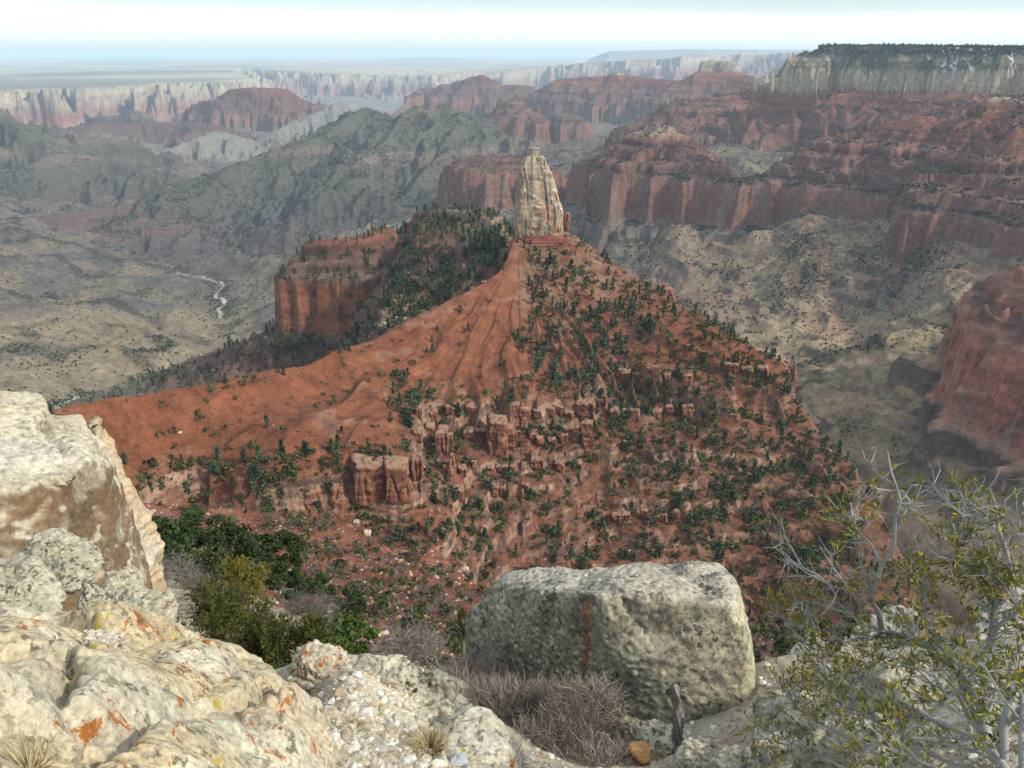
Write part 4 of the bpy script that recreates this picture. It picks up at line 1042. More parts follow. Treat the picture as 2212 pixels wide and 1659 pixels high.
def crown_bare(rs, n, col=(.15, .125, .12)):
    """leafless oak scrub: upright fans of thin twigs"""
    a = rs.uniform(0, 2 * math.pi, n); s = rs.uniform(.1, .55, n)
    p0 = np.stack([.18 * np.cos(a) * rs.uniform(0, 1, n), .18 * np.sin(a) * rs.uniform(0, 1, n), rs.uniform(0, .35, n)], -1)
    d = np.stack([np.cos(a) * s, np.sin(a) * s, rs.uniform(.3, .65, n)], -1) * rs.uniform(.5, 1, n)[:, None]
    side = np.cross(d, rs.normal(size=(n, 3))); side /= np.linalg.norm(side, axis=1, keepdims=True) + 1e-9
    w = .028
    v = np.stack([p0 - side * w, p0 + side * w, p0 + d + side * w * .5, p0 + d - side * w * .5], 1).reshape(-1, 3)
    f = np.arange(n * 4).reshape(n, 4)
    return v, f, np.repeat(np.array(col)[None] * rs.uniform(.7, 1.4, n)[:, None], 4, 0)
BARKC = (.16, .125, .10)
def make_tree_meshes(kind, variants, n, leaf, seed):
    out = []
    for q in range(variants):
        rs = np.random.RandomState(seed + q)
        if kind == 'round': v, f, c = crown_round(rs, n, rs.randint(7, 15), leaf, w=rs.uniform(.38, .68)); c = c * rs.uniform(.7, 1.5) * np.array([rs.uniform(.9, 1.25), 1, rs.uniform(.75, 1.05)])
        elif kind == 'cone': v, f, c = crown_cone(rs, n, leaf, w=rs.uniform(.15, .28)); c = c * rs.uniform(.8, 1.3)
        else: v, f, c = crown_bare(rs, n)
        tv, tf = tube([(0, 0, -.08), (rs.uniform(-.03, .03), 0, .2), (rs.uniform(-.05, .05), rs.uniform(-.05, .05), .55 if kind == 'round' else .9)], [.035, .028, .008], 5)
        bare = [(tv, tf, np.array(BARKC))]
        if kind == 'round':
            for b_ in range(4):
                a = rs.uniform(0, 6.28)
                bare.append((*tube([(0, 0, .12 + .08 * b_), (.18 * math.cos(a), .18 * math.sin(a), .3 + .1 * b_), (.33 * math.cos(a), .33 * math.sin(a), .45 + .12 * b_)], [.02, .014, .004], 4), np.array(BARKC) * rs.uniform(.8, 1.5)))
        out.append(((v, f, c), merge(bare)))
    return out
def me_from(name, v, f, c, mat):
    o = mesh_np(name, v, f, mat, c, smooth=False); me = o.data
    bpy.data.objects.remove(o); return me

# where plants may stand: points of the near slopes that are in view, weighted by the cover seen in the photograph
AZV = ray
phi = np.arctan2(Zn, Rn); cm_ = np.maximum.accumulate(phi, axis=1)
VIS = phi >= cm_ - 4e-4
def poly_mask(X, Y, poly):
    return inside(X, Y, [(a, b, 0) for a, b in poly])
def cover_map(sel):
    x, y, i_, u = XD[sel], YD[sel], IDn[sel], UPZ[sel]
    nz = fbm2(x / 60, y / 45, 3, 601)
    d = np.zeros(x.shape, np.float32)
    bowl = i_ == 101
    d[bowl] = 1.0
    smooth = poly_mask(x, y, [(150,875),(450,800),(700,750),(930,640),(1060,590),(1105,600),(1165,720),(1160,790),(1000,860),(870,830),(900,950),(760,960),(560,985),(300,1010),(200,960)])
    d[bowl & smooth] = .16
    right = poly_mask(x, y, [(1190,500),(1300,530),(1720,780),(1780,900),(1900,1100),(1800,1250),(1500,1200),(1350,1000),(1300,850),(1150,760)])
    d[bowl & right] = 2.8
    band = poly_mask(x, y, [(1140,690),(1210,760),(1330,880),(1290,900),(1180,830),(1100,740)]) | poly_mask(x, y, [(840,810),(900,815),(960,880),(1000,950),(900,960),(860,890)])
    d[bowl & band] = 3.0
    chute = poly_mask(x, y, [(1090,540),(1112,540),(1150,680),(1110,690)])
    d[bowl & chute] = .05
    d[bowl & poly_mask(x, y, [(1112,515),(1230,510),(1330,600),(1230,720),(1140,640)])] = 2.2
    low = poly_mask(x, y, [(300,1020),(560,990),(800,960),(700,1060),(560,1080),(330,1090)])
    d[bowl & low] = 1.8
    w = np.zeros(x.shape, bool)
    for k, lf in enumerate(LF):
        if lf['name'] == 'wooded_slope': w |= i_ == k + 1
    d[w] = 5.0
    d[w & poly_mask(x, y, [(1090,470),(1115,500),(1040,600),(900,680),(830,640),(960,560)])] = 9.0
    me_ = np.zeros(x.shape, bool)
    for k, lf in enumerate(LF):
        if lf['name'] == 'mesa' and lf['prof'] is MESAP: me_ |= i_ == k + 1
    d[me_] = 1.6
    d[me_ & (y > 650)] = 3
    d[bowl & (x < 820) & (y < 860) & poly_mask(x, y, [(440,810),(860,640),(950,650),(700,790),(480,845)])] = .8
    sl = i_ == 102
    d[sl] = 1.0
    d[sl & poly_mask(x, y, [(430,1100),(560,1100),(560,1150),(400,1150)])] = .1
    d *= np.clip(1 + 2.4 * nz, .06, 3.5) * (.25 + .75 * sstep(.45, .7, u))
    return d
ok = VIS & (Rn < 2300) & (Rn > 70) & ((IDn == 101) | (IDn == 102) | np.isin(IDn, [k + 1 for k, lf in enumerate(LF) if lf['name'] in ('mesa', 'wooded_slope') and lf['prof'] is not RIMP])) & (XD > -60) & (XD < 2270) & (YD < 1500)
idx = np.flatnonzero(ok.ravel())
dens_ = cover_map(ok)
rs = np.random.RandomState(11)
def scatter(n, w, minpx=3.0, keep=None):
    """n spots in view, none closer on screen than minpx to the last ones"""
    p = w / w.sum(); pick = rs.choice(len(idx), size=n * 3, replace=False, p=p)
    out = []; grid = {}
    for q in pick:
        gx, gy = int(XD.ravel()[idx[q]] / minpx), int(YD.ravel()[idx[q]] / minpx)
        if (gx, gy) in grid: continue
        grid[(gx, gy)] = 1; out.append(idx[q])
        if len(out) >= n: break
    return np.array(out)
NT = 6400 if not QUICK else 900
spots = scatter(NT, dens_.astype(np.float64) + 1e-9, 4.0)
sx, sy, sz = Xn.ravel()[spots], Yn.ravel()[spots], Zn.ravel()[spots]; sr = Rn.ravel()[spots]; su, sv = XD.ravel()[spots], YD.ravel()[spots]; sid = IDn.ravel()[spots]
conif = rs.uniform(size=len(spots)) < np.where((sid != 101) & (sid != 102), .62, np.where(poly_mask(su, sv, [(1100,500),(1400,620),(1500,900),(1250,950),(1100,720)]), .42, np.where(sid == 102, .02, .2)))
hh = np.where(conif, rs.uniform(7, 15.5, len(spots)), np.clip(rs.lognormal(math.log(4.3), .38, len(spots)), 1.8, 9.5))
hh = np.where((sid != 102) & (su < 1110) & conif, hh * .95, hh)
hh = np.where(sid == 102, rs.uniform(2.0, 4.6, len(spots)), hh)
size = hh / sr
order = np.argsort(-size * np.where(conif, .7, 1.0))
LOWR = make_tree_meshes('round', 6, 46, .26, 700); LOWC = make_tree_meshes('cone', 6, 46, .20, 720)
MIDR = make_tree_meshes('round', 7, 420, .105, 740); MIDC = make_tree_meshes('cone', 6, 420, .085, 760)
def bake_many(items):
    """one mesh of many small plants; items: (variant mesh (v,f,c), x, y, z, height, turn, width factor, tint)"""
    V, F, C = [], [], []; o = 0
    for (v, f, c), x, y, z, h, a, wf, ti in items:
        ca, sa = math.cos(a), math.sin(a)
        q = np.stack([(v[:, 0] * ca - v[:, 1] * sa) * h * wf + x, (v[:, 0] * sa + v[:, 1] * ca) * h * wf + y, v[:, 2] * h + z], -1)
        V.append(q.astype(np.float32)); F.append(f + o); C.append(c * np.asarray(ti)); o += len(v)
    return np.concatenate(V), np.concatenate(F), np.concatenate(C)
def tint(): return rs.uniform(.75, 1.3) * np.array([rs.uniform(.9, 1.2), 1.0, rs.uniform(.8, 1.05)])
MESH_R = [(me_from('juniper_crown', *a, M_LEAF), me_from('juniper_trunk', *b, M_BARK)) for a, b in MIDR]
MESH_C = [(me_from('fir_crown', *a, M_LEAF), me_from('fir_trunk', *b, M_BARK)) for a, b in MIDC]
def tree_spot_label(u, v, i_, cone):
    kind = 'dark pointed fir' if cone else 'rounded dark green juniper'
    if i_ == 102: return kind + (' on the pale stony slope below the rim' if v > 1210 else ' on the low red rise in front of the ledges')
    if i_ == 101:
        if u < 900 and v < 1000: return kind + ' dotting the bare smooth red ridge'
        if u > 1100 and v < 720: return kind + ' on the brown scree fan under the stone spire'
        if u > 1500: return kind + ' among the crowded trees of the right-hand ridge'
        if v > 1060: return kind + ' on the thin red beds low in the bowl'
        return kind + ' on the broken ledges in the middle of the bowl'
    return kind + ' on the wooded slope behind the red ridge'
N_IND = 285
def place_tree(kind_meshes, x, y, z, h, turn, wf, label, cat, group, name):
    cr_, tr_ = kind_meshes
    t = empty(name, (x, y, z)); t.rotation_euler = (0, 0, turn); t.scale = (h * wf, h * wf, h)
    tag(t, label, cat, group)
    for nm, me in (('crown', cr_), ('trunk', tr_)):
        o = bpy.data.objects.new(nm, me); COLL.objects.link(o); o.parent = t
    return t
for q in order[:N_IND]:
    cone = bool(conif[q])
    lb = tree_spot_label(su[q], sv[q], sid[q], cone)
    mset = MESH_C if cone else MESH_R
    place_tree(mset[rs.randint(len(mset))], float(sx[q]), float(sy[q]), float(sz[q]) - .1, float(hh[q]), rs.uniform(0, 6.28), rs.uniform(.85, 1.25),
               lb, 'fir tree' if cone else 'juniper tree', lb.replace('dark pointed fir', 'firs').replace('rounded dark green juniper', 'junipers'), 'fir_tree' if cone else 'juniper_tree')
rest = order[N_IND:]
items = []
for q in rest:
    base = (LOWC if conif[q] else LOWR)[rs.randint(6)][0]
    items.append((base, float(sx[q]), float(sy[q]), float(sz[q]) - .2, float(hh[q]), rs.uniform(0, 6.28), rs.uniform(.85, 1.3), tint()))
if items:
    v, f, c = bake_many(items)
    tag(mesh_np('woodland', v, f, M_LEAF, c, smooth=False), 'thin scatter of small junipers and firs over the red ledges', 'woodland', kind='stuff')
# leafless brush and dwarf shrubs: beyond counting
NB = 11000 if not QUICK else 1200
wb = dens_ ** .75 + .02
sp = scatter(NB, wb.astype(np.float64), 3.0)
BARE = [(v, f, c) for (v, f, c), _ in make_tree_meshes('bare', 6, 22, .1, 780)]
DWARF = [(v, f, c) for (v, f, c), _ in make_tree_meshes('round', 5, 20, .34, 790)]
items = []
for q in sp:
    x, y, z, r = [float(a.ravel()[q]) for a in (Xn, Yn, Zn, Rn)]
    if rs.uniform() < .62: items.append((BARE[rs.randint(6)], x, y, z, rs.uniform(2.0, 4.6), rs.uniform(0, 6.28), rs.uniform(1.1, 1.8), np.array([1, .95, .95]) * rs.uniform(.7, 1.25)))
    else: items.append((DWARF[rs.randint(5)], x, y, z - .1, rs.uniform(.8, 2.0), rs.uniform(0, 6.28), rs.uniform(1.0, 1.5), rs.uniform(.8, 1.5) * np.array([1.25, 1.05, 1.0])))
v, f, c = bake_many(items)
tag(mesh_np('brush', v, f, M_LEAF, c, smooth=False), 'grey leafless brush and dwarf shrubs scattered over the red slopes', 'brush', kind='stuff')
# fallen stone on the slopes
d_, f_ = ico(1)
def pebble(seed):
    r_ = np.random.RandomState(seed)
    v = d_ * np.array([1, r_.uniform(.6, .95), r_.uniform(.45, .75)]) * (1 + .28 * r_.uniform(-1, 1, (len(d_), 1)))
    return v.astype(np.float32), f_
PEB = [pebble(800 + i) for i in range(8)]
wr = np.where(np.isin(IDn.ravel()[idx], [102]), 1.6, np.where(IDn.ravel()[idx] == 101, .35 * np.clip(dens_, .15, 1.5), .2)).astype(np.float64)
sp = scatter(3400 if not QUICK else 800, wr, 2.2)
items = []
for q in sp:
    x, y, z, r = [float(a.ravel()[q]) for a in (Xn, Yn, Zn, Rn)]
    slope2 = IDn.ravel()[q] == 102
    s_ = rs.uniform(.25, .8) * (1 if rs.uniform() < .93 else 1.9) * (1.1 if slope2 else 1.7)
    col = np.array([.44, .37, .27]) if (slope2 and rs.uniform() < .72) or rs.uniform() < .08 else np.array([.29, .15, .095])
    v, f = PEB[rs.randint(8)]
    items.append(((v, f, np.broadcast_to(col, v.shape)), x, y, z + s_ * .15, s_, rs.uniform(0, 6.28), rs.uniform(.9, 1.5), rs.uniform(.75, 1.2)))
v, f, c = bake_many(items)
tag(mesh_np('rubble', v, f, M_STONE, c, smooth=False), 'pale and red stones littering the slopes below the rim', 'rubble', kind='stuff')
# the larger blocks by name
BLK = [(833,703,5.5,'lone white boulder shining on the bare red ridge'),(772,1358,1.9,'cream block in the stony gully right of the yellow-green shrub'),(560,1245,2.6,'pale block half hidden behind the yellow-green shrub'),(620,1385,1.3,'pale stone beneath the bleached dead branch'),
    (790,1262,1.9,'flat white slab lying on the red slope'),(815,1280,2.1,'leaning white slab on the red slope'),(780,1290,1.2,'small white block beside the slabs on the red slope'),(905,1335,1.6,'cream block above the low bushes of the red slope'),(700,1235,1.8,'white block in brush at the top of the stony slope'),(1005,1240,7,'pale knob standing at the end of the near red spur'),(770,1135,6,'buff knob at the end of the low red rise'),(795,1160,5,'second buff knob on the drop of the low red rise')]
for k, (x, y, s_, lb) in enumerate(BLK):
    (hx, hy, hz), R = terrain_hit(x, y)
    rr_ = random.Random(900 + k)
    pts = [(hx + s_ * sx_ * rr_.uniform(.35, .55), hy + s_ * sy_ * rr_.uniform(.3, .5), hz + s_ * (sz_ * rr_.uniform(.2, .34) + (.12 if s_ < 4 else .35))) for sx_ in (-1, 1) for sy_ in (-1, 1) for sz_ in (-1, 1)]
    rock_thing('boulder', pts, lb, 'boulder', M_STONE, lambda v, n: np.array([.46, .40, .30], np.float32) * (1 + .3 * fbm3(v[:, 0], v[:, 1], v[:, 2], 3, 5))[:, None], 3, 14, [(s_ * .5, s_ * .06, 3, '')], 910 + k, 'pale blocks fallen on the slopes')
# distant evergreens and scrub on the far buttes, mesas and the plateau rim
far_ok = VIS & (Rn > 2300) & (Rn < 8500) & (VGn > .12) & (XD > -60) & (XD < 2270)
wf_ = (np.clip(VGn[far_ok], 0, 1) ** 1.3 * np.where(IDn[far_ok] == 0, .28, 1.0) * (.2 + .8 * sstep(.35, .6, UPZ[far_ok])) * np.clip(1 + 3.0 * fbm2(Xn[far_ok] / 120, Yn[far_ok] / 120, 4, 605), .02, 4)).astype(np.float64)
fi = np.flatnonzero(far_ok.ravel())
pk = fi[rs.choice(len(fi), size=min(len(fi), 24000 if not QUICK else 5000), replace=False, p=wf_ / wf_.sum())]
FAR = []
for q in range(5):
    r_ = np.random.RandomState(820 + q); v, f, c = crown_round(r_, 9, 4, .75, w=.4, col=(.030, .042, .022)); FAR.append((v, f, c))
items = []
for q in pk:
    x, y, z, r = [float(a.ravel()[q]) for a in (Xn, Yn, Zn, Rn)]
    items.append((FAR[rs.randint(5)], x, y, z - .5, rs.uniform(2.6, 6.5) * (1.25 if r > 5000 else 1), rs.uniform(0, 6.28), rs.uniform(.8, 1.3), rs.uniform(.7, 1.3)))
# the serrated skyline of the forest plateau
kf = [k + 1 for k, lf in enumerate(LF) if lf['name'] == 'forest_plateau'][0]
fo = np.flatnonzero(((IDn == kf) & (STn > -22) & (XD > 1700) & (XD < 2300)).ravel())
if len(fo):
    for q in rs.choice(fo, size=min(len(fo), 3500 if not QUICK else 800), replace=False):
        x, y, z = [float(a.ravel()[q]) for a in (Xn, Yn, Zn)]
        items.append((LOWC[rs.randint(6)][0] if rs.uniform() < .25 else FAR[rs.randint(5)], x, y, z - 2, rs.uniform(9, 19), rs.uniform(0, 6.28), rs.uniform(.6, .9), .9))
v, f, c = bake_many(items)
tag(mesh_np('distant_woodland', v, f, M_LEAF, c, smooth=False), 'far scrub and forest speckling the buttes and the high plateau', 'woodland', kind='stuff')
print('VEG', len(spots), len(pk))
# ------------------------------------------------------------------ the viewpoint: ground, outcrop, boulders
def surf_hit(fn, xd, yd, r0=.6, r1=8.0):
    dx, dy, dz = ray(xd, yd)
    R = np.linspace(r0, r1, 1500)
    g = fn(dx * R, dy * R) - R * dz
    j = np.flatnonzero(g >= 0)
    R = R[j[0]] if len(j) else r1
    return (dx * R, dy * R, dz * R)
GR = [(400,1640,1.65),(700,1659,1.75),(900,1659,1.8),(1100,1659,1.9),(760,1560,2.1),(900,1520,2.35),(700,1480,2.5),(850,1450,2.85),(690,1420,3.05),(950,1560,2.28),(930,1500,2.5),(720,1412,3.15),(640,1440,3.1),
      (1000,1470,3.7),(1100,1520,3.5),(1200,1570,3.3),(1250,1650,2.85),(1000,1520,3.2),(1150,1600,2.75),(1080,1650,2.15),(1340,1640,2.75),(1420,1620,2.85),(1500,1640,2.7),(1600,1600,2.8),(1650,1500,3.3),(1750,1480,3.25),(1900,1420,3.5),(2212,1380,3.3),(2000,1580,2.55),(2212,1620,2.1),(1800,1640,2.45),(1700,1560,2.85),(1660,1440,3.55),(1800,1410,3.7)]
gctl = [P(*c) for c in GR] + [(-1.4,1.6,-2.3),(-.8,1.3,-2.05),(-1.6,2.6,-3.0),(-.9,2.4,-2.75),(-2.5,3.2,-3.6),(-.3,4.2,-4.6),(.8,5,-5.2),(1.9,4.8,-4.9),(-2,5,-5.2),(3.2,4.2,-4.2),(0,6.5,-6.6),(3,7,-6.8),(-3,7,-7),(.2,.6,-1.65),(1.6,.9,-1.75),(-1.5,.5,-1.7),(2.8,2.0,-2.2)]
G_T = TPS(gctl, 2.0, 1e-4)
def g_fn(x, y):
    x = np.asarray(x, np.float32); y = np.asarray(y, np.float32)
    return G_T(x, y) + .03 * fbm2(x / .5, y / .5, 4, 700) + .014 * np.abs(fbm2(x / .13, y / .13, 3, 699)) + .010 * fbm2(x / .05, y / .05, 3, 701)
na, nr = 620, 480
ta = np.linspace(-1.15, 1.15, na); ra = np.exp(np.linspace(math.log(.45), math.log(7.5), nr))
T_, R_ = np.meshgrid(ta, ra, indexing='ij'); gx, gy = np.sin(T_) * R_, np.cos(T_) * R_
gz = g_fn(gx, gy)
gi = np.arange(na * nr).reshape(na, nr)
gq = np.stack([gi[:-1, :-1], gi[1:, :-1], gi[1:, 1:], gi[:-1, 1:]], -1).reshape(-1, 4)
a1 = fbm2(gx / .35, gy / .35, 4, 702); a2 = fbm2(gx / .03, gy / .03, 3, 703)
gc = lerp(np.array([.40, .34, .245], np.float32), np.array([.50, .445, .34], np.float32), sstep(-.3, .4, a1 + .4 * a2)[..., None])
gc = lerp(gc, np.array([.27, .205, .14], np.float32), (sstep(.15, .5, -a1) * .6)[..., None])
M_GROUND = stone_material('gravel_ground', pit=.35, orange=.0, dark=.14, bump=1.0, bump_d=.010)
tag(mesh_np('ground', np.stack([gx, gy, gz], -1).reshape(-1, 3), gq, M_GROUND, gc.reshape(-1, 3)), 'pale gritty ground of the viewpoint ledge', 'ground', kind='structure')

# the lichened outcrop on the left: one undulating bedrock shelf
M_OUT = stone_material('outcrop_stone', pit=.8, orange=.50, yellow=.42, green=.10, dark=.12, bump=.7, bump_d=.006)
OC = [(0,1659,1.2),(300,1600,1.45),(150,1540,1.5),(350,1480,1.75),(0,1440,1.7),(500,1480,2.0),(500,1560,1.75),(660,1659,1.55),(690,1540,1.85),(665,1490,2.05),(620,1450,2.3),(560,1400,2.55),(400,1335,3.0),(200,1380,2.2),(0,1330,2.6),(300,1350,2.7),(-300,1500,1.4),(-300,1350,2.2),(450,1659,1.35),(600,1600,1.68)]
O_T = TPS([P(*c) for c in OC], 1.2, 1e-3)
OUTL = [P(*c) for c in [(-500,1750,.75),(200,1720,1.05),(655,1700,1.42),(672,1640,1.58),(684,1585,1.74),(694,1535,1.88),(668,1492,2.07),(632,1450,2.3),(565,1400,2.58),(490,1366,2.8),(405,1333,3.05),(330,1318,3.12),(200,1330,2.95),(0,1318,2.9),(-400,1400,2.2)]]
def pxline(*pts): return [surf_hit(O_T, x, y) for x, y in pts]
GROOVE = [(pxline((165,1612),(250,1592),(330,1568),(430,1537),(560,1523)), .075, .050), (pxline((-20,1540),(120,1552),(168,1612)), .06, .04), (pxline((-20,1412),(112,1415),(124,1468),(165,1545)), .05, .035),
          (pxline((185,1385),(250,1405),(340,1362),(405,1347)), .055, .08), (pxline((560,1505),(585,1470),(640,1462)), .08, .035), (pxline((120,1330),(200,1350),(215,1380)), .06, .05), (pxline((300,1500),(380,1490),(450,1470),(530,1450)), .03, .03), (pxline((60,1640),(150,1650),(300,1659)), .03, .03), (pxline((420,1385),(480,1400),(545,1402)), .03, .03)]
LUMP = [(pxline((330,1592),(450,1550),(540,1533),(640,1530)), .05, .10), (pxline((20,1500),(90,1510)), .055, .13), (pxline((530,1470),(600,1478)), .045, .07), (pxline((240,1440),(380,1440),(480,1430)), .04, .12), (pxline((230,1345),(330,1335)), .05, .12), (pxline((0,1380),(120,1370)), .05, .12)]
PITS = [(563,1482,.10,.045),(548,1470,.06,.03),(430,1541,.09,.026),(415,1538,.05,.02),(198,1553,.05,.03),(610,1500,.05,.03),(345,1548,.03,.02),(180,1420,.03,.025)]
na, nr = 560, 520
ta = np.linspace(-1.25, .02, na); ra = np.exp(np.linspace(math.log(.5), math.log(3.9), nr))
T_, R_ = np.meshgrid(ta, ra, indexing='ij'); ox_, oy_ = (np.sin(T_) * R_).astype(np.float32), (np.cos(T_) * R_).astype(np.float32)
wx_, wy_ = ox_ + .05 * noise2(ox_ / .2, oy_ / .2, 711), oy_ + .05 * noise2(ox_ / .2, oy_ / .2, 712)
oz = O_T(ox_, oy_)
bil = np.abs(fbm2(wx_ / .55 + 3, wy_ / .42, 2, 713)); bil2 = np.abs(noise2(wx_ / .17, wy_ / .12 + 5, 714))
oz += .12 * (bil - .22) + .040 * (bil2 - .3) + .012 * np.abs(noise2(wx_ / .06, wy_ / .045, 721)) + .018 * fbm2(ox_ / .12, oy_ / .12, 4, 715) + .007 * fbm2(ox_ / .025, oy_ / .025, 4, 716)
for ln, dp, wd in GROOVE:
    d, _ = seg_dist(wx_, wy_, ln); oz -= 1.45 * dp * np.exp(-(d / (.8 * wd)) ** 1.5)
for ln, dp, wd in LUMP:
    d, _ = seg_dist(wx_, wy_, ln); oz += dp * np.exp(-(d / wd) ** 2)
for xq, yq, dp, wd in PITS:
    p = surf_hit(O_T, xq, yq); d = np.hypot(wx_ - p[0], wy_ - p[1]); oz -= dp * np.exp(-(d / wd) ** 2.5)
crk = sstep(.030, .006, np.abs(fbm2(wx_ / .62 + 7, wy_ / .38, 4, 722))) * sstep(-.25, .15, fbm2(ox_ / .5, oy_ / .5, 2, 723)); oz -= .016 * crk
pk_ = sstep(.34, .5, fbm2(ox_ / .05, oy_ / .05, 3, 717)); oz -= .010 * pk_
ds, _ = seg_dist(wx_, wy_, OUTL, True); ins = inside(wx_, wy_, OUTL)
ds = ds + .04 * fbm2(ox_ / .25, oy_ / .25, 3, 718)
oz = np.where(ins, oz - .09 * np.exp(-np.maximum(ds, 0) / .07), oz - .09 - 2.6 * np.maximum(ds, 0) - 3 * np.maximum(ds - .25, 0))
oc_a = fbm2(ox_ / .4, oy_ / .4, 4, 719)
occ = lerp(np.array([.47, .385, .235], np.float32), np.array([.46, .42, .315], np.float32), sstep(-.35, .35, oc_a)[..., None])
occ = lerp(occ, np.array([.40, .29, .19], np.float32), (sstep(.1, .5, fbm2(ox_ / .5 + 9, oy_ / .5, 3, 720)) * .7)[..., None])
occ = lerp(occ, np.array([.20, .185, .15], np.float32), (np.maximum(pk_ * .8, crk * .9))[..., None])
gi = np.arange(na * nr).reshape(na, nr)
gq = np.stack([gi[:-1, :-1], gi[1:, :-1], gi[1:, 1:], gi[:-1, 1:]], -1).reshape(-1, 4)
tag(mesh_np('limestone_outcrop', np.stack([ox_, oy_, oz], -1).reshape(-1, 3), gq, M_OUT, occ.reshape(-1, 3)), 'wavy cream limestone shelf splashed with orange and yellow lichen', 'rock outcrop')

def stone_cols(base, alt, seed, wl=.3, top=None):
    base, alt = np.array(base, np.float32), np.array(alt, np.float32)
    def f(v, n):
        a = fbm3(v[:, 0] / wl, v[:, 1] / wl, v[:, 2] / wl, 4, seed); b = fbm3(v[:, 0] / wl * 6, v[:, 1] / wl * 6, v[:, 2] / wl * 6, 3, seed + 1)
        c = lerp(base, alt, sstep(-.3, .35, a)[:, None]) * (1 + .25 * b)[:, None]
        if top is not None: c = lerp(c, np.array(top, np.float32) * (1 + .2 * b)[:, None], sstep(.35, .75, n[:, 2] + .25 * a)[:, None])
        return c
    return f
# the big square boulder
M_BOULD = stone_material('boulder_stone', pit=.95, orange=.08, yellow=.0, green=.24, dark=.46, bump=1.0, bump_d=.012)
bp_ = [P(*c) for c in [(1060,1264,4.05),(1092,1228,4.2),(1180,1226,4.1),(1275,1238,3.86),(1395,1206,3.86),(1556,1212,3.8),(1602,1264,3.6),(1266,1278,3.44),(1590,1302,3.44),(1003,1325,4.15),(998,1385,4.1),(1012,1445,3.95),(1270,1535,3.30),(1420,1605,3.14),(1565,1625,3.1),(1646,1455,3.36),(1636,1535,3.25)]]
bp_ += [P(1020,1330,4.7)[:2] + (-4.2,), P(1640,1330,4.3)[:2] + (-3.9,), P(1300,1500,3.4)[:2] + (-3.75,), P(1560,1600,3.2)[:2] + (-3.75,), P(1020,1440,4.0)[:2] + (-4.2,)]
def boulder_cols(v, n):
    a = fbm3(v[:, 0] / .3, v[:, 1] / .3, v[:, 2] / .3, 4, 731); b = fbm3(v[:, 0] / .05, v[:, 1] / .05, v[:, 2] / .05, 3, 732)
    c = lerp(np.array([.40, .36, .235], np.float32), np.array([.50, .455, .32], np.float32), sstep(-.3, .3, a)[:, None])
    left = sstep(.02, -.22, n[:, 0] + .1 * a) * sstep(.6, .3, n[:, 2])  # left faces painted darker: grey lichen together with their shade
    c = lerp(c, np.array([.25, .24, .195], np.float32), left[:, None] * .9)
    c = lerp(c, np.array([.47, .43, .335], np.float32), sstep(.45, .8, n[:, 2] + .2 * a)[:, None])  # upward faces painted a touch paler, as if lit from above
    c = lerp(c, np.array([.52, .48, .38], np.float32), (sstep(.2, .45, b) * .5)[:, None])
    px, py = proj(v[:, 0], v[:, 1], v[:, 2])
    st = sstep(-.15, .25, noise3(v[:, 0] / .07, v[:, 1] / .07, v[:, 2] / .22, 736) + .45) * sstep(10, 4, np.abs(px - 1266 + 10 * b + 5 * a)) * sstep(1285, 1310, py) * sstep(1530, 1480, py) * (v[:, 1] < P(1268, 1400, 3.75)[1])
    return lerp(c, np.array([.30, .14, .055], np.float32), (st * .9)[:, None]) * (1 + .3 * b)[:, None]
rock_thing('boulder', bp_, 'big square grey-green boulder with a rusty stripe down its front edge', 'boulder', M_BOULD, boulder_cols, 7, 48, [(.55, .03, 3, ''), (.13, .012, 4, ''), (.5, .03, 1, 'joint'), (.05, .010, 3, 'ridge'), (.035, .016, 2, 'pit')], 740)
# the tall block and its cliff at the far left
M_BLOCK = stone_material('block_stone', pit=.5, orange=.22, yellow=.0, green=.12, dark=.16, scale=.45, bump=.8, bump_d=.02)
M_FIN = stone_material('fin_stone', pit=.2, orange=.02, green=.0, dark=.10, scale=.4, bump=.7, bump_d=.02)
def block_cols(v, n):
    a = fbm3(v[:, 0] / .9, v[:, 1] / .9, v[:, 2] / .9, 4, 751); b = fbm3(v[:, 0] / .15, v[:, 1] / .15, v[:, 2] / .15, 3, 752)
    c = lerp(np.array([.42, .37, .26], np.float32), np.array([.50, .46, .37], np.float32), sstep(-.2, .35, a)[:, None])
    px, py = proj(v[:, 0], v[:, 1], v[:, 2])
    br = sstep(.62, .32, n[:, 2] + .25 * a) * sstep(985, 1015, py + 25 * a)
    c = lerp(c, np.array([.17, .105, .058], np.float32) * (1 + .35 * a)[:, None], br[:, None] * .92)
    c = lerp(c, np.array([.45, .40, .30], np.float32), (br * sstep(.25, .4, np.abs(noise3(v[:, 0] / .5 + v[:, 2] / .4, v[:, 1] / .5, v[:, 2] / 1.4, 753))) * .5)[:, None])
    return c * (1 + .25 * b)[:, None]
blk = [P(*c) for c in [(-260,850,8.9),(60,880,8.6),(120,880,8.5),(196,892,8.4),(200,908,8.2),(205,960,7.9),(248,1000,7.6),(-260,1080,6.6),(0,1075,6.6),(165,1012,6.9),(262,1150,7.4),(245,1215,6.9),(60,1225,6.45),(-260,1260,6.3)]] + [(P(-260,850,9)[0], 8.6, -7.4), (P(150,890,9)[0], 8.6, -7.4), (P(60,1225,6.5)[0], 5.9, -6.4), (P(240,1215,6.9)[0], 6.4, -6.6)]
rock_thing('boulder', blk, 'huge pale-topped block with a brown cracked underside at the cliff edge', 'boulder', M_BLOCK, block_cols, 7, 26, [(1.4, .12, 3, ''), (.5, .06, 3, 'ridge'), (.7, .10, 1, 'joint'), (.18, .03, 3, ''), (.1, .02, 2, 'pit')], 760)
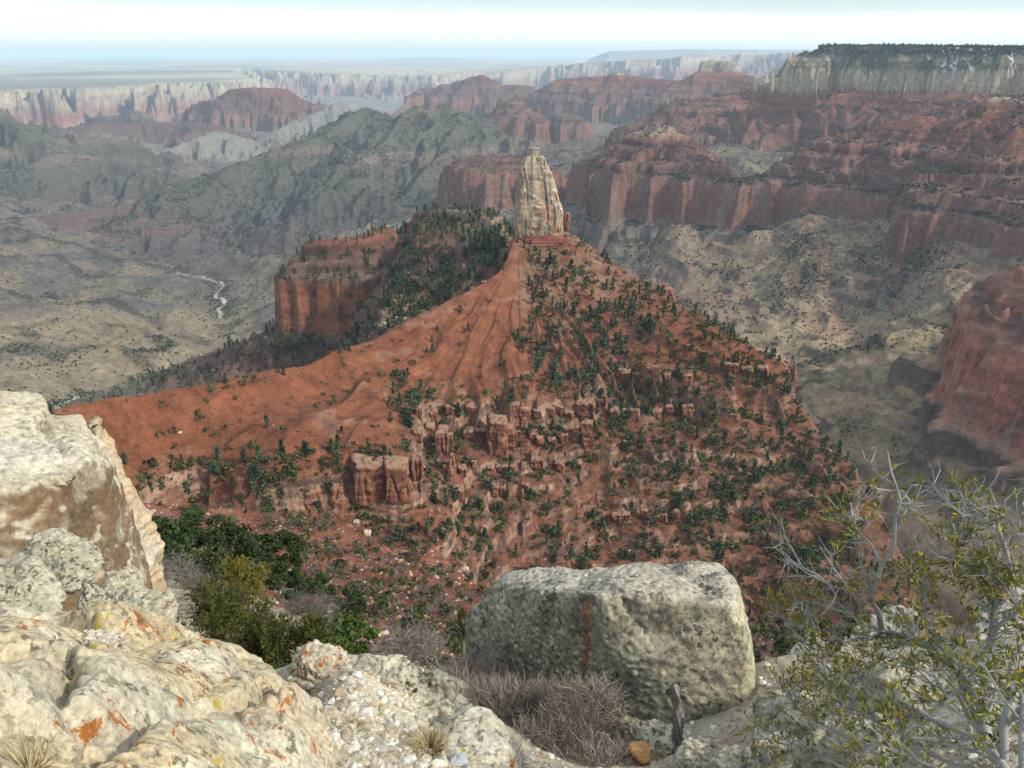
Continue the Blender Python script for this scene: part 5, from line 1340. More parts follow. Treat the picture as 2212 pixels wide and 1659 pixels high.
rock_thing('rock_slab', [P(*c) for c in [(-200,842,8.8),(20,838,8.8),(92,840,8.7),(104,880,8.3),(85,925,8.1),(-10,975,7.6),(-200,985,7.5)]] + [P(95,880,8.6)[:2] + (-4.6,), P(-200,900,8.6)[:2] + (-4.6,), P(0,985,7.7)[:2] + (-4.7,)], 'smooth cream slab capping the huge block', 'rock slab', M_BLOCK, stone_cols((.45,.39,.26), (.50,.46,.37), 770, .8), 6, 22, [(.8, .06, 3, ''), (.2, .025, 3, 'ridge'), (.08, .012, 3, '')], 771)
fin = [P(*c) for c in [(192,888,9.4),(208,900,9.2),(244,940,9.3),(268,1000,9.2),(300,1080,9.1),(330,1130,9.0),(345,1160,9.0),(325,1205,8.8),(262,1225,8.3),(240,1215,8.2),(215,1000,8.6),(200,930,8.9)]]
fin += [P(230,960,10.6)[:2] + (-5.2,), P(300,1100,10.5)[:2] + (-7.4,), P(345,1170,9.6)[:2] + (-8.2,), P(250,1215,8.4)[:2] + (-8.2,)]
rock_thing('cliff_fin', fin, 'tan cliff face with slanting beds beside the huge block', 'cliff', M_FIN, stone_cols((.42,.31,.19), (.50,.44,.34), 780, .6), 7, 22, [(1.3, .13, 3, ''), (.45, .08, 3, 'ridge'), (.5, .08, 1, 'joint'), (.16, .02, 3, ''), (.09, .03, 2, 'bed')], 781)
rock_thing('boulder', lump_pts(285, 345, 1110, 1210, 8.6, .9, 4), 'rounded white knob at the foot of the tan cliff face', 'boulder', M_FIN, stone_cols((.52,.47,.38), (.46,.40,.31), 785, .5), 5, 10, [(.5, .06, 3, ''), (.12, .02, 3, '')], 786)
M_KNOB = stone_material('knobbly_stone', pit=.9, orange=.10, yellow=.04, green=.34, dark=.26, bump=.9, bump_d=.012)
D_K = [(.4, .05, 3, ''), (.16, .035, 4, 'ridge'), (.07, .018, 3, 'ridge'), (.04, .014, 2, 'pit')]
def flat_pts(x, y, R, w, dep, h, seed):
    rd = random.Random(seed); c = surf_hit(g_fn, x, y, .6, 7); r_ = math.hypot(c[0], c[1]); ux, uy = c[0] / r_, c[1] / r_; pts = []
    for lev, k, n in ((-.5, 1.08, 8), (.45, 1.0, 9), (1.0, .72, 8)):
        for i in range(n):
            an = 6.283 * (i + rd.uniform(-.35, .35)) / n; q = k * rd.uniform(.8, 1.1)
            a, b = math.cos(an) * q * w / 2, math.sin(an) * q * dep / 2
            pts.append((c[0] + uy * a + ux * b, c[1] - ux * a + uy * b, c[2] + h * (lev + rd.uniform(-.12, .08))))
    return pts
KN = [((30,248,1198,1262), 4.3, .7, 'flat knobbly slab wedged under the huge block'), ((-80,190,1222,1345), 3.35, .6, 'greenish pitted lump behind the lichened shelf'), ((168,250,1238,1330), 3.55, .35, 'grey-capped knob standing on end at the back of the shelf'), ((225,338,1232,1322), 3.6, .5, 'grey-green crusted lump at the rear corner of the shelf'), ((-60,35,1310,1375), 2.75, .3, 'small cream lump cut by the left edge behind the shelf'),
      ((215,400,1298,1372), 3.05, .4, 'rounded cream hump with one orange spot at the back of the shelf')]
for k, ((x0, x1, y0, y1), R, dp, lb) in enumerate(KN):
    rock_thing('boulder', lump_pts(x0, x1, y0, y1, R, dp, 40 + k), lb, 'boulder', M_KNOB if k not in (4, 5) else M_OUT, stone_cols((.38,.35,.25), (.47,.43,.32), 790 + k, .25), 6, 16, D_K, 800 + 9 * k)
KR = [((1668,1800,1405,1530), 3.5, .5, 'smooth white rock face beside the big boulder', (.56,.51,.41)), ((1770,2070,1372,1500), 3.45, .6, 'broad pitted grey-topped rock under the white branches', (.40,.37,.29)), ((2050,2300,1330,1440), 3.6, .7, 'pale rock glimpsed behind the bush at the right edge', (.52,.47,.38)), ((1760,1905,1480,1600), 2.85, .4, 'knobbly cream rock low among the twigs', (.46,.42,.32)), ((1890,2060,1490,1640), 2.6, .4, 'lumpy pale rock at the heart of the bush', (.44,.40,.30)),
      ((1440,1600,1612,1700), 2.5, .35, 'low orange-stained rock at the foot of the dead stump', (.50,.44,.33)), ((1338,1410,1548,1625), 3.0, .3, 'small crusted rock at the base of the big boulder', (.40,.37,.27)), ((1400,1460,1585,1660), 2.85, .25, 'pale chunk between the orange stone and the stump', (.52,.48,.38)), ((2040,2240,1560,1700), 2.2, .4, 'shaded rock beneath the bush in the bottom corner', (.42,.38,.30))]
for k, ((x0, x1, y0, y1), R, dp, lb, bc) in enumerate(KR):
    rock_thing('boulder', (flat_pts((x0 + x1) / 2, y1 - 40, 0, .30, .30, .10, 60 + k) if k in (5, 6, 7) else lump_pts(x0, x1, y0, y1, R, dp * 1.4, 60 + k)), lb, 'boulder', M_KNOB if k else M_OUT, stone_cols(bc, tuple(c * .82 for c in bc), 860 + k, .2), 6, 16, D_K, 870 + 9 * k)
rock_thing('boulder', flat_pts(1035, 1640, 0, .44, .50, .13, 80), 'low cream boulder with orange blotches at the end of the gravel', 'boulder', M_OUT, stone_cols((.50,.46,.36), (.42,.39,.28), 950, .2), 6, 7, [(.3, .03, 3, ''), (.1, .012, 3, 'ridge'), (.04, .005, 3, '')], 951)
rock_thing('boulder', flat_pts(690, 1438, 0, .36, .34, .08, 82), 'flat rock crusted with orange lichen at the top of the gravel', 'boulder', stone_material('orange_crusted_stone', pit=.5, orange=.60, dark=.1), stone_cols((.48,.43,.33), (.42,.36,.27), 955, .2), 6, 8, D_K, 956)
for k, (x, y, w_, h_, lb) in enumerate([(1735,1585,.36,.15,'rough cream rock in the open ground left of the bush'),(1845,1655,.40,.16,'pitted cream rock at the bottom edge under the bush'),(1690,1640,.30,.10,'low crusted rock beside the big boulder foot'),(1700,1545,.30,.12,'broken pale rock between the big boulder and the bush'),(1960,1520,.42,.16,'grey-crusted rock behind the lower leaves of the bush'),(1590,1670,.26,.08,'small rough rock at the bottom edge right of the stump')]):
    rock_thing('boulder', flat_pts(x, y, 0, w_, w_ * .9, h_, 600 + k), lb, 'boulder', M_KNOB, stone_cols((.48,.44,.34), (.40,.36,.27), 610 + k, .15), 6, 14, D_K, 620 + k * 9)
# the rim of crumbling bedrock along the gravel
for k, (x0, x1, y0, y1, R, lb) in enumerate([(780,880,1436,1475,2.95,'crumbling pale ledge at the upper edge of the gravel'), (868,950,1462,1520,2.62,'fretted grey ledge where the gravel meets the brown bush'), (915,985,1515,1575,2.35,'knobbed ledge edge above the low cream boulder')]):
    rock_thing('rock_slab', flat_pts((x0 + x1) / 2, y1 - 14, 0, .42, .26, .07, 90 + k), lb, 'rock slab', M_KNOB, stone_cols((.46,.42,.32), (.38,.34,.26), 960 + k, .15), 6, 8, D_K, 965 + k * 9)
M_ORST = stone_material('orange_stone', pit=.15, bump=.3, bump_d=.004)
ost = [P(*c) for c in [(1357,1602,2.72),(1395,1597,2.78),(1408,1612,2.74),(1405,1645,2.6),(1385,1652,2.58),(1362,1625,2.64)]]
ost += [(p[0] * 1.01, p[1] * 1.015, p[2] - .09) for p in ost]
rock_thing('stone', ost, 'smooth flat orange-tan stone lying by the dead stump', 'stone', M_ORST, stone_cols((.42,.235,.10), (.36,.20,.09), 975, .1), 5, 14, [(.06, .004, 3, '')], 976)
# loose stones on the gravel
named = [(660,1518,.05,'white'),(735,1500,.045,'tan'),(835,1535,.05,'buff'),(790,1545,.05,'white'),(865,1560,.06,'pale pitted'),(850,1590,.04,'buff'),(712,1606,.06,'white'),(780,1570,.035,'grey'),(905,1610,.05,'cream'),(990,1650,.06,'blue-grey'),(820,1500,.03,'white'),(760,1475,.035,'buff'),(930,1545,.06,'cream'),(700,1560,.04,'pale')]
where = ['near the shelf edge','up the middle of the gravel','right of the dry tufts','left of the round dry tuft','beside the round dry tuft','below the dry tufts','close against the shelf','in the centre of the gravel','in front of the low boulder','at the bottom edge of the picture','near the upper gravel edge','high on the gravel','by the fretted ledge','halfway along the shelf foot']
for k, (x, y, s_, cl) in enumerate(named):
    h = surf_hit(g_fn, x, y); r_ = random.Random(980 + k)
    pts = [(h[0] + s_ * a * r_.uniform(.35, .6), h[1] + s_ * b * r_.uniform(.35, .55), h[2] + s_ * (.12 + c * r_.uniform(.2, .35))) for a in (-1, 1) for b in (-1, 1) for c in (-1, 1)]
    bc = {'white': (.58,.55,.48), 'tan': (.42,.32,.21), 'buff': (.46,.38,.25), 'grey': (.36,.34,.30), 'blue-grey': (.40,.42,.42)}.get(cl, (.50,.45,.35))
    rock_thing('stone', pts, '%s loose stone %s' % (cl, where[k]), 'stone', M_ORST, stone_cols(bc, tuple(q * .85 for q in bc), 990 + k, .04), 4, 9, [(.03, .004, 3, ''), (.01, .0015, 2, '')], 1000 + k * 5, 'loose stones on the gravel')
def grav_spots(n, boxes):
    out = []
    rg_ = np.random.RandomState(31)
    tot = sum(w for *_, w in boxes)
    for x0, x1, y0, y1, w in boxes:
        for _ in range(int(n * w / tot)):
            out.append(surf_hit(g_fn, rg_.uniform(x0, x1), rg_.uniform(y0, y1)))
    return out
items = []
for p in grav_spots(5200 if not QUICK else 500, [(640,960,1420,1700,7),(900,1340,1600,1700,1),(1330,1620,1560,1700,1.5),(1640,2230,1430,1700,4.5),(2230,2900,1350,1750,2.5)]):
    s_ = .006 * rs.uniform(.6, 1.4) * (1 if rs.uniform() < .8 else 2.4)
    col = np.array([[.56,.52,.43],[.48,.42,.32],[.42,.34,.23],[.60,.57,.50]][rs.randint(4)])
    v, f = PEB[rs.randint(8)]
    items.append(((v, f, np.broadcast_to(col, v.shape)), p[0], p[1], p[2] + s_ * .2, s_, rs.uniform(0, 6.28), rs.uniform(.9, 1.5), rs.uniform(.7, 1.15)))
# and a pocket of white chips caught in a hollow of the shelf
for _ in range(160):
    p = surf_hit(lambda a, b: O_T(a, b) - .03, rs.normal(228, 22), rs.normal(1388, 12)); s_ = .008 * rs.uniform(.6, 1.5); v, f = PEB[rs.randint(8)]
    items.append(((v, f, np.broadcast_to(np.array([.52, .46, .36]), v.shape)), p[0], p[1], p[2] + .01, s_, rs.uniform(0, 6.28), 1.2, rs.uniform(.8, 1.15)))
v, f, c = bake_many(items)
tag(mesh_np('gravel', v, f, M_STONE, c, smooth=False), 'loose cream gravel strewn over the viewpoint ledge', 'gravel', kind='stuff')
# ------------------------------------------------------------------ plants at the viewpoint
M_TWIG = plant_mat('twig', .9); M_FOL = plant_mat('leaf', .6)
def smooth_path(pts, n):
    p = np.array(pts, float); m = len(p)
    if m < 3: t = np.linspace(0, 1, n)[:, None]; return p[0] + (p[-1] - p[0]) * t
    q = np.concatenate([[2 * p[0] - p[1]], p, [2 * p[-1] - p[-2]]]); out = []
    for s in np.linspace(0, m - 1 - 1e-6, n):
        i = int(s); t = s - i; a, b, c, d = q[i:i + 4]
        out.append(.5 * ((2 * b) + (c - a) * t + (2 * a - 5 * b + 4 * c - d) * t * t + (3 * b - a - 3 * c + d) * t ** 3))
    return np.array(out)
def strips(P0, P1, w, rs, P2=None):
    """flat tapering blades from P0 to P1 (optionally bending on to P2)"""
    d = P1 - P0; s = np.cross(d, rs.normal(size=d.shape)); s /= np.linalg.norm(s, axis=1, keepdims=True) + 1e-9
    w = np.broadcast_to(np.asarray(w), (len(P0),))[:, None]
    if P2 is None:
        v = np.stack([P0 - s * w, P0 + s * w, P1 + s * w * .25, P1 - s * w * .25], 1).reshape(-1, 3)
        return v, np.arange(len(v)).reshape(-1, 4)
    v = np.stack([P0 - s * w, P0 + s * w, P1 + s * w * .8, P1 - s * w * .8, P2 + s * w * .2, P2 - s * w * .2], 1).reshape(-1, 3)
    b = np.arange(len(P0))[:, None] * 6
    return v, np.concatenate([b + np.array([[0, 1, 2, 3]]), b + np.array([[3, 2, 4, 5]])])
def leaves_at(C, D, ln, wd, rs):
    """narrow leaves at C pointing along D: two quads folded along the midrib"""
    D = D / (np.linalg.norm(D, axis=1, keepdims=True) + 1e-9)
    s = np.cross(D, rs.normal(size=D.shape)); s /= np.linalg.norm(s, axis=1, keepdims=True) + 1e-9
    u = np.cross(s, D); L_ = (ln * rs.uniform(.6, 1.25, len(C)))[:, None]
    v = np.stack([C, C + D * L_ * .5 + s * wd + u * wd * .5, C + D * L_, C + D * L_ * .5 - s * wd + u * wd * .5], 1).reshape(-1, 3)
    return v, np.arange(len(v)).reshape(-1, 4)
def grow_bush(mains, seed, side_len, side_gap, twig_len, leaf_len, leaf_w, leaf_n, leaf_cols, bark, leafy):
    """mains: [(path points, base radius, tip radius, leafiness 0..1, sides 0..1)]"""
    rs = np.random.RandomState(seed); br = []; LC, LD = [], []
    tw0, tw1, tw2 = [], [], []
    for pts, r0, r1, lf, sd in mains:
        L_ = sum(np.linalg.norm(np.subtract(a, b)) for a, b in zip(pts[:-1], pts[1:]))
        n = max(5, int(L_ / .045)); p = smooth_path(pts, n)
        p[1:-1] += rs.normal(0, .006, (n - 2, 3))
        rad = np.linspace(r0, r1, n) * (1 + .12 * rs.normal(size=n))
        v, f = tube(p, rad, 7)
        cc = np.array(bark) * (1 + .25 * noise2(v[:, 2] * 60, v[:, 0] * 60, seed) - .35 * (noise2(v[:, 0] * 25, v[:, 2] * 25, seed + 1) > .35))[:, None]
        br.append((v, f, cc))
        k = int(L_ / side_gap * sd)
        for _ in range(k):
            t = rs.uniform(.12, 1); i = min(int(t * (n - 1)), n - 2); o = p[i]
            tg = p[i + 1] - p[i]; tg /= np.linalg.norm(tg) + 1e-9
            d = rs.normal(size=3); d -= d @ tg * tg; d /= np.linalg.norm(d); d = d * .8 + tg * .55 + np.array([0, 0, .3]); d /= np.linalg.norm(d)
            l = side_len * rs.uniform(.35, 1.1) * (1 - .62 * t); m = 6
            q = [o]
            for s in range(m - 1):
                d = d + rs.normal(0, .22, 3) + np.array([0, 0, .05]); d /= np.linalg.norm(d); q.append(q[-1] + d * l / (m - 1))
            q = np.array(q)
            rr = max(r1, min(r0 * .35, .0042)) * rs.uniform(.7, 1.1)
            v, f = tube(q, np.linspace(rr, .0012, m), 5)
            br.append((v, f, np.array(bark) * rs.uniform(.75, 1.1)))
            for s in range(1, m):
                for _ in range(2 if lf < .4 else 3):
                    a = q[s] + (q[s - 1] - q[s]) * rs.uniform(); e = rs.normal(size=3) * .7 + (q[s] - q[s - 1]) / (l / (m - 1)); e /= np.linalg.norm(e)
                    b = a + e * twig_len * rs.uniform(.4, 1.1); c = b + (e + rs.normal(0, .4, 3)) * twig_len * .5
                    tw0.append(a); tw1.append(b); tw2.append(c)
                    if rs.uniform() < lf:
                        for _ in range(rs.randint(leaf_n // 2, leaf_n + 1)):
                            w_ = rs.uniform(); LC.append(b + (c - b) * w_ if w_ < .8 else a + (b - a) * w_); LD.append(e + rs.normal(0, .75, 3) + np.array([0, 0, .35]))
    tw0, tw1, tw2 = map(np.array, (tw0, tw1, tw2))
    v, f = strips(tw0, tw1, .0016, rs, tw2); br.append((v, f, np.array(bark) * .9))
    LV = None
    if LC:
        LC, LD = np.array(LC), np.array(LD)
        v, f = leaves_at(LC, LD, leaf_len, leaf_w, rs)
        lc = np.array(leaf_cols)[rs.choice(len(leaf_cols), len(LC), p=leafy)] * rs.uniform(.65, 1.35, len(LC))[:, None]
        LV = (v, f, np.repeat(lc, 4, 0))
    return merge(br), LV
def plant(name, loc_hint, parts, label, cat, group=None):
    """an Empty at the foot of the plant with its parts"""
    e = empty(name, loc_hint); tag(e, label, cat, group); off = np.array(loc_hint)
    for nm, vfc, mat in parts:
        if vfc is None: continue
        v, f, c = vfc
        mesh_np(nm, v - off, f, mat, c, smooth=nm != 'leaves', parent=e)
    return e
WHITE = (.30, .29, .272)
def W(*pts): return [P(x, y, r) for x, y, r in pts]
# white-limbed bush with olive leaves, lower right
mains = [
    (W((2185,1690,1.75),(2130,1590,1.85),(2085,1500,2.0),(2045,1415,2.1),(1985,1385,2.15),(1905,1365,2.2)), .021, .011, .55, .8),
    (W((1905,1365,2.2),(1893,1310,2.2),(1887,1270,2.2),(1904,1222,2.2),(1932,1190,2.2),(1936,1120,2.2),(1938,1060,2.2),(1925,1005,2.2),(1916,972,2.2)), .0105, .0025, .28, .55),
    (W((1904,1222,2.2),(1870,1165,2.22),(1840,1120,2.25),(1838,1085,2.27)), .006, .002, .75, .9),
    (W((1936,1060,2.2),(1900,1052,2.15),(1886,1045,2.12)), .0035, .0015, .0, .4),
    (W((1936,1085,2.2),(1965,1060,2.25),(1998,1038,2.3)), .003, .0012, .0, .5),
    (W((1905,1365,2.2),(1860,1335,2.2),(1815,1310,2.2),(1760,1298,2.2),(1708,1300,2.2)), .008, .0025, .05, .8),
    (W((1815,1310,2.2),(1790,1260,2.25),(1750,1240,2.28),(1715,1195,2.3),(1700,1170,2.3)), .0055, .0015, .08, 1.1),
    (W((1905,1365,2.2),(1870,1378,2.15),(1832,1385,2.12),(1800,1372,2.1)), .0055, .0018, .1, .6),
    (W((1860,1335,2.2),(1838,1270,2.15),(1800,1225,2.12),(1770,1180,2.1)), .005, .0015, .25, .9),
    (W((2045,1415,2.1),(2010,1340,2.2),(1985,1280,2.3),(1960,1235,2.35)), .007, .002, .95, 1.2),
    (W((2130,1590,1.85),(2105,1490,2.0),(2135,1390,2.15),(2155,1290,2.25),(2140,1240,2.3),(2100,1225,2.3),(2075,1190,2.3),(2058,1130,2.3)), .018, .004, .7, 1.0),
    (W((2155,1290,2.25),(2180,1230,2.25),(2162,1150,2.28),(2140,1085,2.3),(2150,1040,2.3),(2160,1008,2.3)), .009, .002, .3, .6),
    (W((2075,1190,2.3),(2085,1120,2.32),(2095,1070,2.34)), .005, .0015, .55, .9),
    (W((2100,1225,2.3),(2050,1210,2.2),(2010,1190,2.2),(1990,1180,2.2)), .005, .0015, .25, .9),
    (W((2135,1390,2.15),(2190,1330,2.2),(2240,1270,2.2),(2260,1180,2.2)), .010, .004, .75, 1.1),
    (W((2240,1270,2.2),(2215,1180,2.25),(2200,1090,2.3),(2190,1050,2.3)), .006, .002, .35, .7),
    (W((2085,1500,2.0),(2030,1480,1.95),(1985,1440,1.95),(1950,1440,1.95)), .008, .003, .8, .8),
    (W((2170,1640,1.75),(2180,1500,1.85),(2200,1400,1.95),(2225,1340,2.0)), .012, .004, .95, 1.3),
    (W((2160,1650,1.75),(2060,1570,1.8),(1985,1535,1.85),(1900,1500,1.9),(1850,1470,1.95)), .010, .002, .6, .7),
    (W((2100,1680,1.75),(2000,1620,1.8),(1900,1560,1.9),(1850,1530,1.95),(1800,1490,2.0),(1780,1450,2.02)), .009, .002, .5, .6),
    (W((1790,1640,2.1),(1812,1560,2.15),(1828,1500,2.2),(1818,1465,2.22),(1765,1420,2.25),(1715,1370,2.25),(1690,1330,2.25)), .008, .002, .75, .9),
    (W((1765,1420,2.25),(1772,1370,2.25),(1745,1325,2.25),(1705,1310,2.25)), .004, .0015, .8, 1.0),
    (W((1980,1700,1.75),(1880,1620,1.85),(1780,1560,1.95),(1720,1530,2.0),(1690,1490,2.05)), .008, .002, .8, .55),
    (W((1900,1700,1.75),(1800,1650,1.85),(1700,1610,1.95),(1620,1600,2.0)), .007, .002, .8, .5),
    (W((2210,1680,1.6),(2215,1560,1.7),(2190,1470,1.75)), .010, .003, 1., 1.3),
    (W((2050,1700,1.6),(2000,1640,1.65),(1930,1620,1.7),(1850,1610,1.75)), .008, .002, .8, .7),
]
mains = [(a, b * .82, c * .8, d, e) for a, b, c, d, e in mains]
bv, lv = grow_bush(mains, 41, .24, .046, .060,   .027, .0030, 9, [(.19,.19,.03),(.27,.235,.035),(.11,.125,.025),(.42,.24,.02)], WHITE, [.42,.32,.225,.035])
plant('mahogany_bush', P(2150, 1640, 1.78), [('branches', bv, M_TWIG), ('leaves', lv, M_FOL)], 'white-limbed bush with narrow olive leaves filling the lower right corner', 'bush')

def random_mains(base, n, spread, height, seed, r0=.012, lf=.9, sd=1.0, lean=(0, 0)):
    rs = np.random.RandomState(seed); out = []
    for _ in range(n):
        a = rs.uniform(0, 6.28); q = rs.uniform(.15, 1) * spread; h = height * rs.uniform(.45, 1) * (1 - .35 * q / spread)
        b = np.array(base) + np.array([rs.normal(0, spread * .18), rs.normal(0, spread * .18), -.05])
        e = b + np.array([math.cos(a) * q + lean[0], math.sin(a) * q + lean[1], h]); m = (b + e) / 2 + rs.normal(0, .06 * spread, 3) - np.array([0, 0, .08 * h])
        out.append(([tuple(b), tuple(m), tuple(e)], r0, r0 * .25, lf, sd))
    return out
# yellow-green leaved shrub behind the shelf
for (bx, by, R, n, sp_, hh_, sd_, lb) in [(560,1440,8.4,26,1.0,1.15,51,'yellow-green leafy shrub growing just behind the pale shelf'),(470,1350,11.0,16,.9,1.2,52,'dull green leafy shrub between the shelf and the dark pinyons'),(655,1430,7.6,12,.5,.75,53,'small olive shrub beside the bleached dead branch'),(530,1300,12.5,9,.45,1.25,54,'upright golden-leaved shrub rising above its neighbours')]:
    b_ = P(bx, by, R)
    bv, lv = grow_bush(random_mains(b_, n, sp_ * .85, hh_ * .82, sd_), sd_, .38, .10, .15, .05, .0075, 13, [(.07,.085,.018),(.115,.115,.02),(.04,.052,.018),(.18,.14,.02)] if sd_ != 54 else [(.20,.18,.02),(.26,.20,.025),(.10,.11,.02),(.3,.2,.02)], (.11,.095,.08), [.34,.24,.36,.06])
    plant('leafy_shrub', b_, [('branches', bv, M_TWIG), ('leaves', lv, M_FOL)], lb, 'shrub')
# brown leafless brush round the big boulder: low domes of fine twigs
def twig_dome(base, rx, ry, h, n, col, seed, domes=7):
    rs = np.random.RandomState(seed); P0, P1, P2, CC = [], [], [], []
    cen = []
    for k in range(domes):
        a = rs.uniform(0, 6.28); q = math.sqrt(rs.uniform(0, 1)) * .72
        cen.append((base[0] + rx * q * math.cos(a), base[1] + ry * q * math.sin(a), rs.uniform(.6, 1.0)))
    for k, (cx0, cy0, s_) in enumerate(cen):
        m = n // domes; rad = .55 * min(rx, ry) * s_ + .08
        d = rs.normal(size=(m, 3)); d[:, 2] = np.abs(d[:, 2]) * .9 + .12; d /= np.linalg.norm(d, axis=1, keepdims=True)
        r0 = rs.uniform(.15, .85, m)[:, None]; c0 = np.array([cx0, cy0, base[2]])
        sc_ = np.array([rad, rad, h * s_])
        a = c0 + d * r0 * sc_
        e = d * .5 + rs.normal(0, .6, (m, 3)); e /= np.linalg.norm(e, axis=1, keepdims=True)
        l = rs.uniform(.035, .09, m)[:, None] * (rad / .3) ** .5
        P0.append(a); P1.append(a + e * l); P2.append(a + e * l + (e + rs.normal(0, .6, (m, 3))) * l * .6)
        CC.append(np.array(col) * (rs.uniform(.65, 1.35, (m, 1))) * (.8 + .35 * rs.uniform()))
        # stems from the root
        st = rs.normal(size=(m // 14, 3)); st[:, 2] = np.abs(st[:, 2]) + .3; st /= np.linalg.norm(st, axis=1, keepdims=True)
        b0 = np.repeat(c0[None], len(st), 0); P0.append(b0); P1.append(b0 + st * sc_ * .5); P2.append(b0 + st * sc_ * .95 + rs.normal(0, .02, st.shape)); CC.append(np.repeat(np.array([col]) * .7, len(st), 0))
    P0, P1, P2, CC = map(np.concatenate, (P0, P1, P2, CC))
    v, f = strips(P0, P1, .0016, rs, P2)
    return v, f, np.repeat(CC, 6, 0)
for (bx, by, R, rx, ry, h, n, col, sd_, lb) in [
        (1010,1500,3.55,.34,.30,.22,19000,(.25,.215,.175),61,'brown leafless brush mounded against the left side of the big boulder'),
        (1130,1560,3.15,.36,.30,.24,21000,(.25,.215,.175),62,'brown thorny brush filling the hollow before the big boulder'),
        (1230,1640,2.65,.34,.28,.25,18000,(.23,.20,.165),63,'grey-brown twiggy brush at the bottom edge below the rusty stripe'),
        (1290,1545,2.95,.2,.2,.2,4500,(.28,.235,.19),64,'small grey brush tight against the foot of the big boulder'),
        (860,1420,5.2,.42,.3,.35,3200,(.27,.235,.20),65,'sparse grey twigs standing beyond the top of the gravel'),
        (1045,1640,2.05,.16,.12,.13,1800,(.24,.21,.19),66,'wispy grey twigs lying over the low cream boulder'),
        (350,1262,9.5,.6,.4,.5,2600,(.22,.205,.19),67,'grey dead brush between the tan cliff and the shelf'),
        (640,1330,10.5,.8,.6,.7,3000,(.15,.135,.12),68,'dark leafless brush behind the yellow-green shrub'),
        (420,1290,13,.9,.7,.6,2600,(.14,.125,.11),69,'dim grey-brown brush under the dark pinyons')]:
    b_ = P(bx, by, R); b_ = (b_[0], b_[1], b_[2] - .05)
    v, f, c = twig_dome(b_, rx, ry, h, n, col, sd_)
    o = mesh_np('brush_mound', v - np.array(b_), f, M_TWIG, c, smooth=False); o.location = b_
    tag(o, lb, 'brush')
# bleached dead branch
mains = [(W((640,1400,8.6),(668,1365,8.5),(700,1330,8.4),(718,1318,8.4)), .022, .006, 0, .5), (W((690,1340,8.4),(700,1345,8.3),(712,1340,8.3)), .009, .003, 0, .5), (W((655,1385,8.5),(640,1350,8.6),(628,1330,8.7)), .010, .003, 0, .5)]
bv, lv = grow_bush(mains, 71, .22, .10, .07, .02, .002, 2, [(.1,.1,.1)], (.36,.335,.30), [1.0])
plant('dead_branch', P(640, 1405, 8.6), [('branches', bv, M_TWIG)], 'bleached dead branch leaning out of the shrubs', 'branch')
# dry grass tufts
def tuft(base, r, h, n, seed, col=(.42, .34, .17)):
    rs = np.random.RandomState(seed); a = rs.uniform(0, 6.28, n); q = np.sqrt(rs.uniform(0, 1, n)) * r * .3; t = rs.uniform(.2, 1, n)
    p0 = np.stack([q * np.cos(a), q * np.sin(a), np.zeros(n) - .01], -1) + np.array(base); d = np.stack([np.cos(a) * t, np.sin(a) * t, rs.uniform(.5, 1.2, n)], -1)
    p1 = p0 + d * np.array([r, r, h]) * .55; p2 = p1 + d * np.array([r * .9, r * .9, h * .1]) * rs.uniform(.2, .6, n)[:, None]
    v, f = strips(p0, p1, .0011, rs, p2)
    return v, f, np.repeat(np.array(col) * rs.uniform(.6, 1.3, (n, 1)), 6, 0)
for k, (x, y, r, h, n, lb) in enumerate([(930,1622,.085,.10,420,'round straw-coloured grass tuft by the low cream boulder'),(765,1572,.06,.03,200,'flattened dry grass tuft on the middle of the gravel'),(752,1522,.04,.03,110,'little straw tuft higher up the gravel'),(975,1490,.05,.05,150,'grey-gold tuft on the fretted ledge'),(60,1655,.07,.07,70,'thin green-gold grass stems before the shelf in the bottom corner'),(1425,1640,.05,.05,140,'pale grass tuft behind the orange-tan stone'),(1500,1655,.06,.04,150,'straw tuft at the foot of the dead stump')]):
    b_ = surf_hit(g_fn if k != 4 else O_T, x, y)
    v, f, c = tuft((0, 0, 0), r, h, n, 80 + k); o = mesh_np('grass_tuft', v, f, M_FOL, c, smooth=False); o.location = b_
    tag(o, lb, 'grass tuft', 'dry grass tufts')
# charred stump
st = W((1470,1625,2.72),(1464,1590,2.73),(1467,1555,2.73),(1462,1520,2.74),(1458,1495,2.74),(1455,1478,2.74))
p = smooth_path(st, 26); v, f = tube(p, [.030,.028,.026,.024,.024,.026,.025,.022,.021,.020,.019,.019,.020,.019,.018,.018,.018,.019,.021,.022,.020,.019,.018,.016,.013,.004], 14)
k_ = np.arange(len(v)) % 14
ang = k_ / 14 * 6.28 + (v[:, 2] * 9)
cen = np.repeat(p, 14, 0); v = cen + (v - cen) * (1 + .28 * np.sin(ang * 3) + .16 * np.sin(ang * 7 + 1))[:, None]
sc_ = lerp(np.array([.10, .095, .09]), np.array([.28, .265, .25]), sstep(-.3, .7, np.sin(ang * 5 + v[:, 2] * 14))[:, None])
t2 = W((1458,1500,2.74),(1446,1488,2.74),(1440,1494,2.74)); v2, f2 = tube(smooth_path(t2, 6), np.linspace(.011, .004, 6), 7)
t3 = W((1470,1560,2.73),(1484,1552,2.72),(1490,1545,2.72)); v3, f3 = tube(smooth_path(t3, 6), np.linspace(.008, .002, 6), 6)
V_, F_, C_ = merge([(v, f, sc_), (v2, f2, np.array([.10, .095, .09])), (v3, f3, np.array([.3, .29, .27]))])
tag(mesh_np('tree_stump', V_, F_, M_TWIG, C_), 'twisted charred grey stump standing before the big boulder', 'stump')
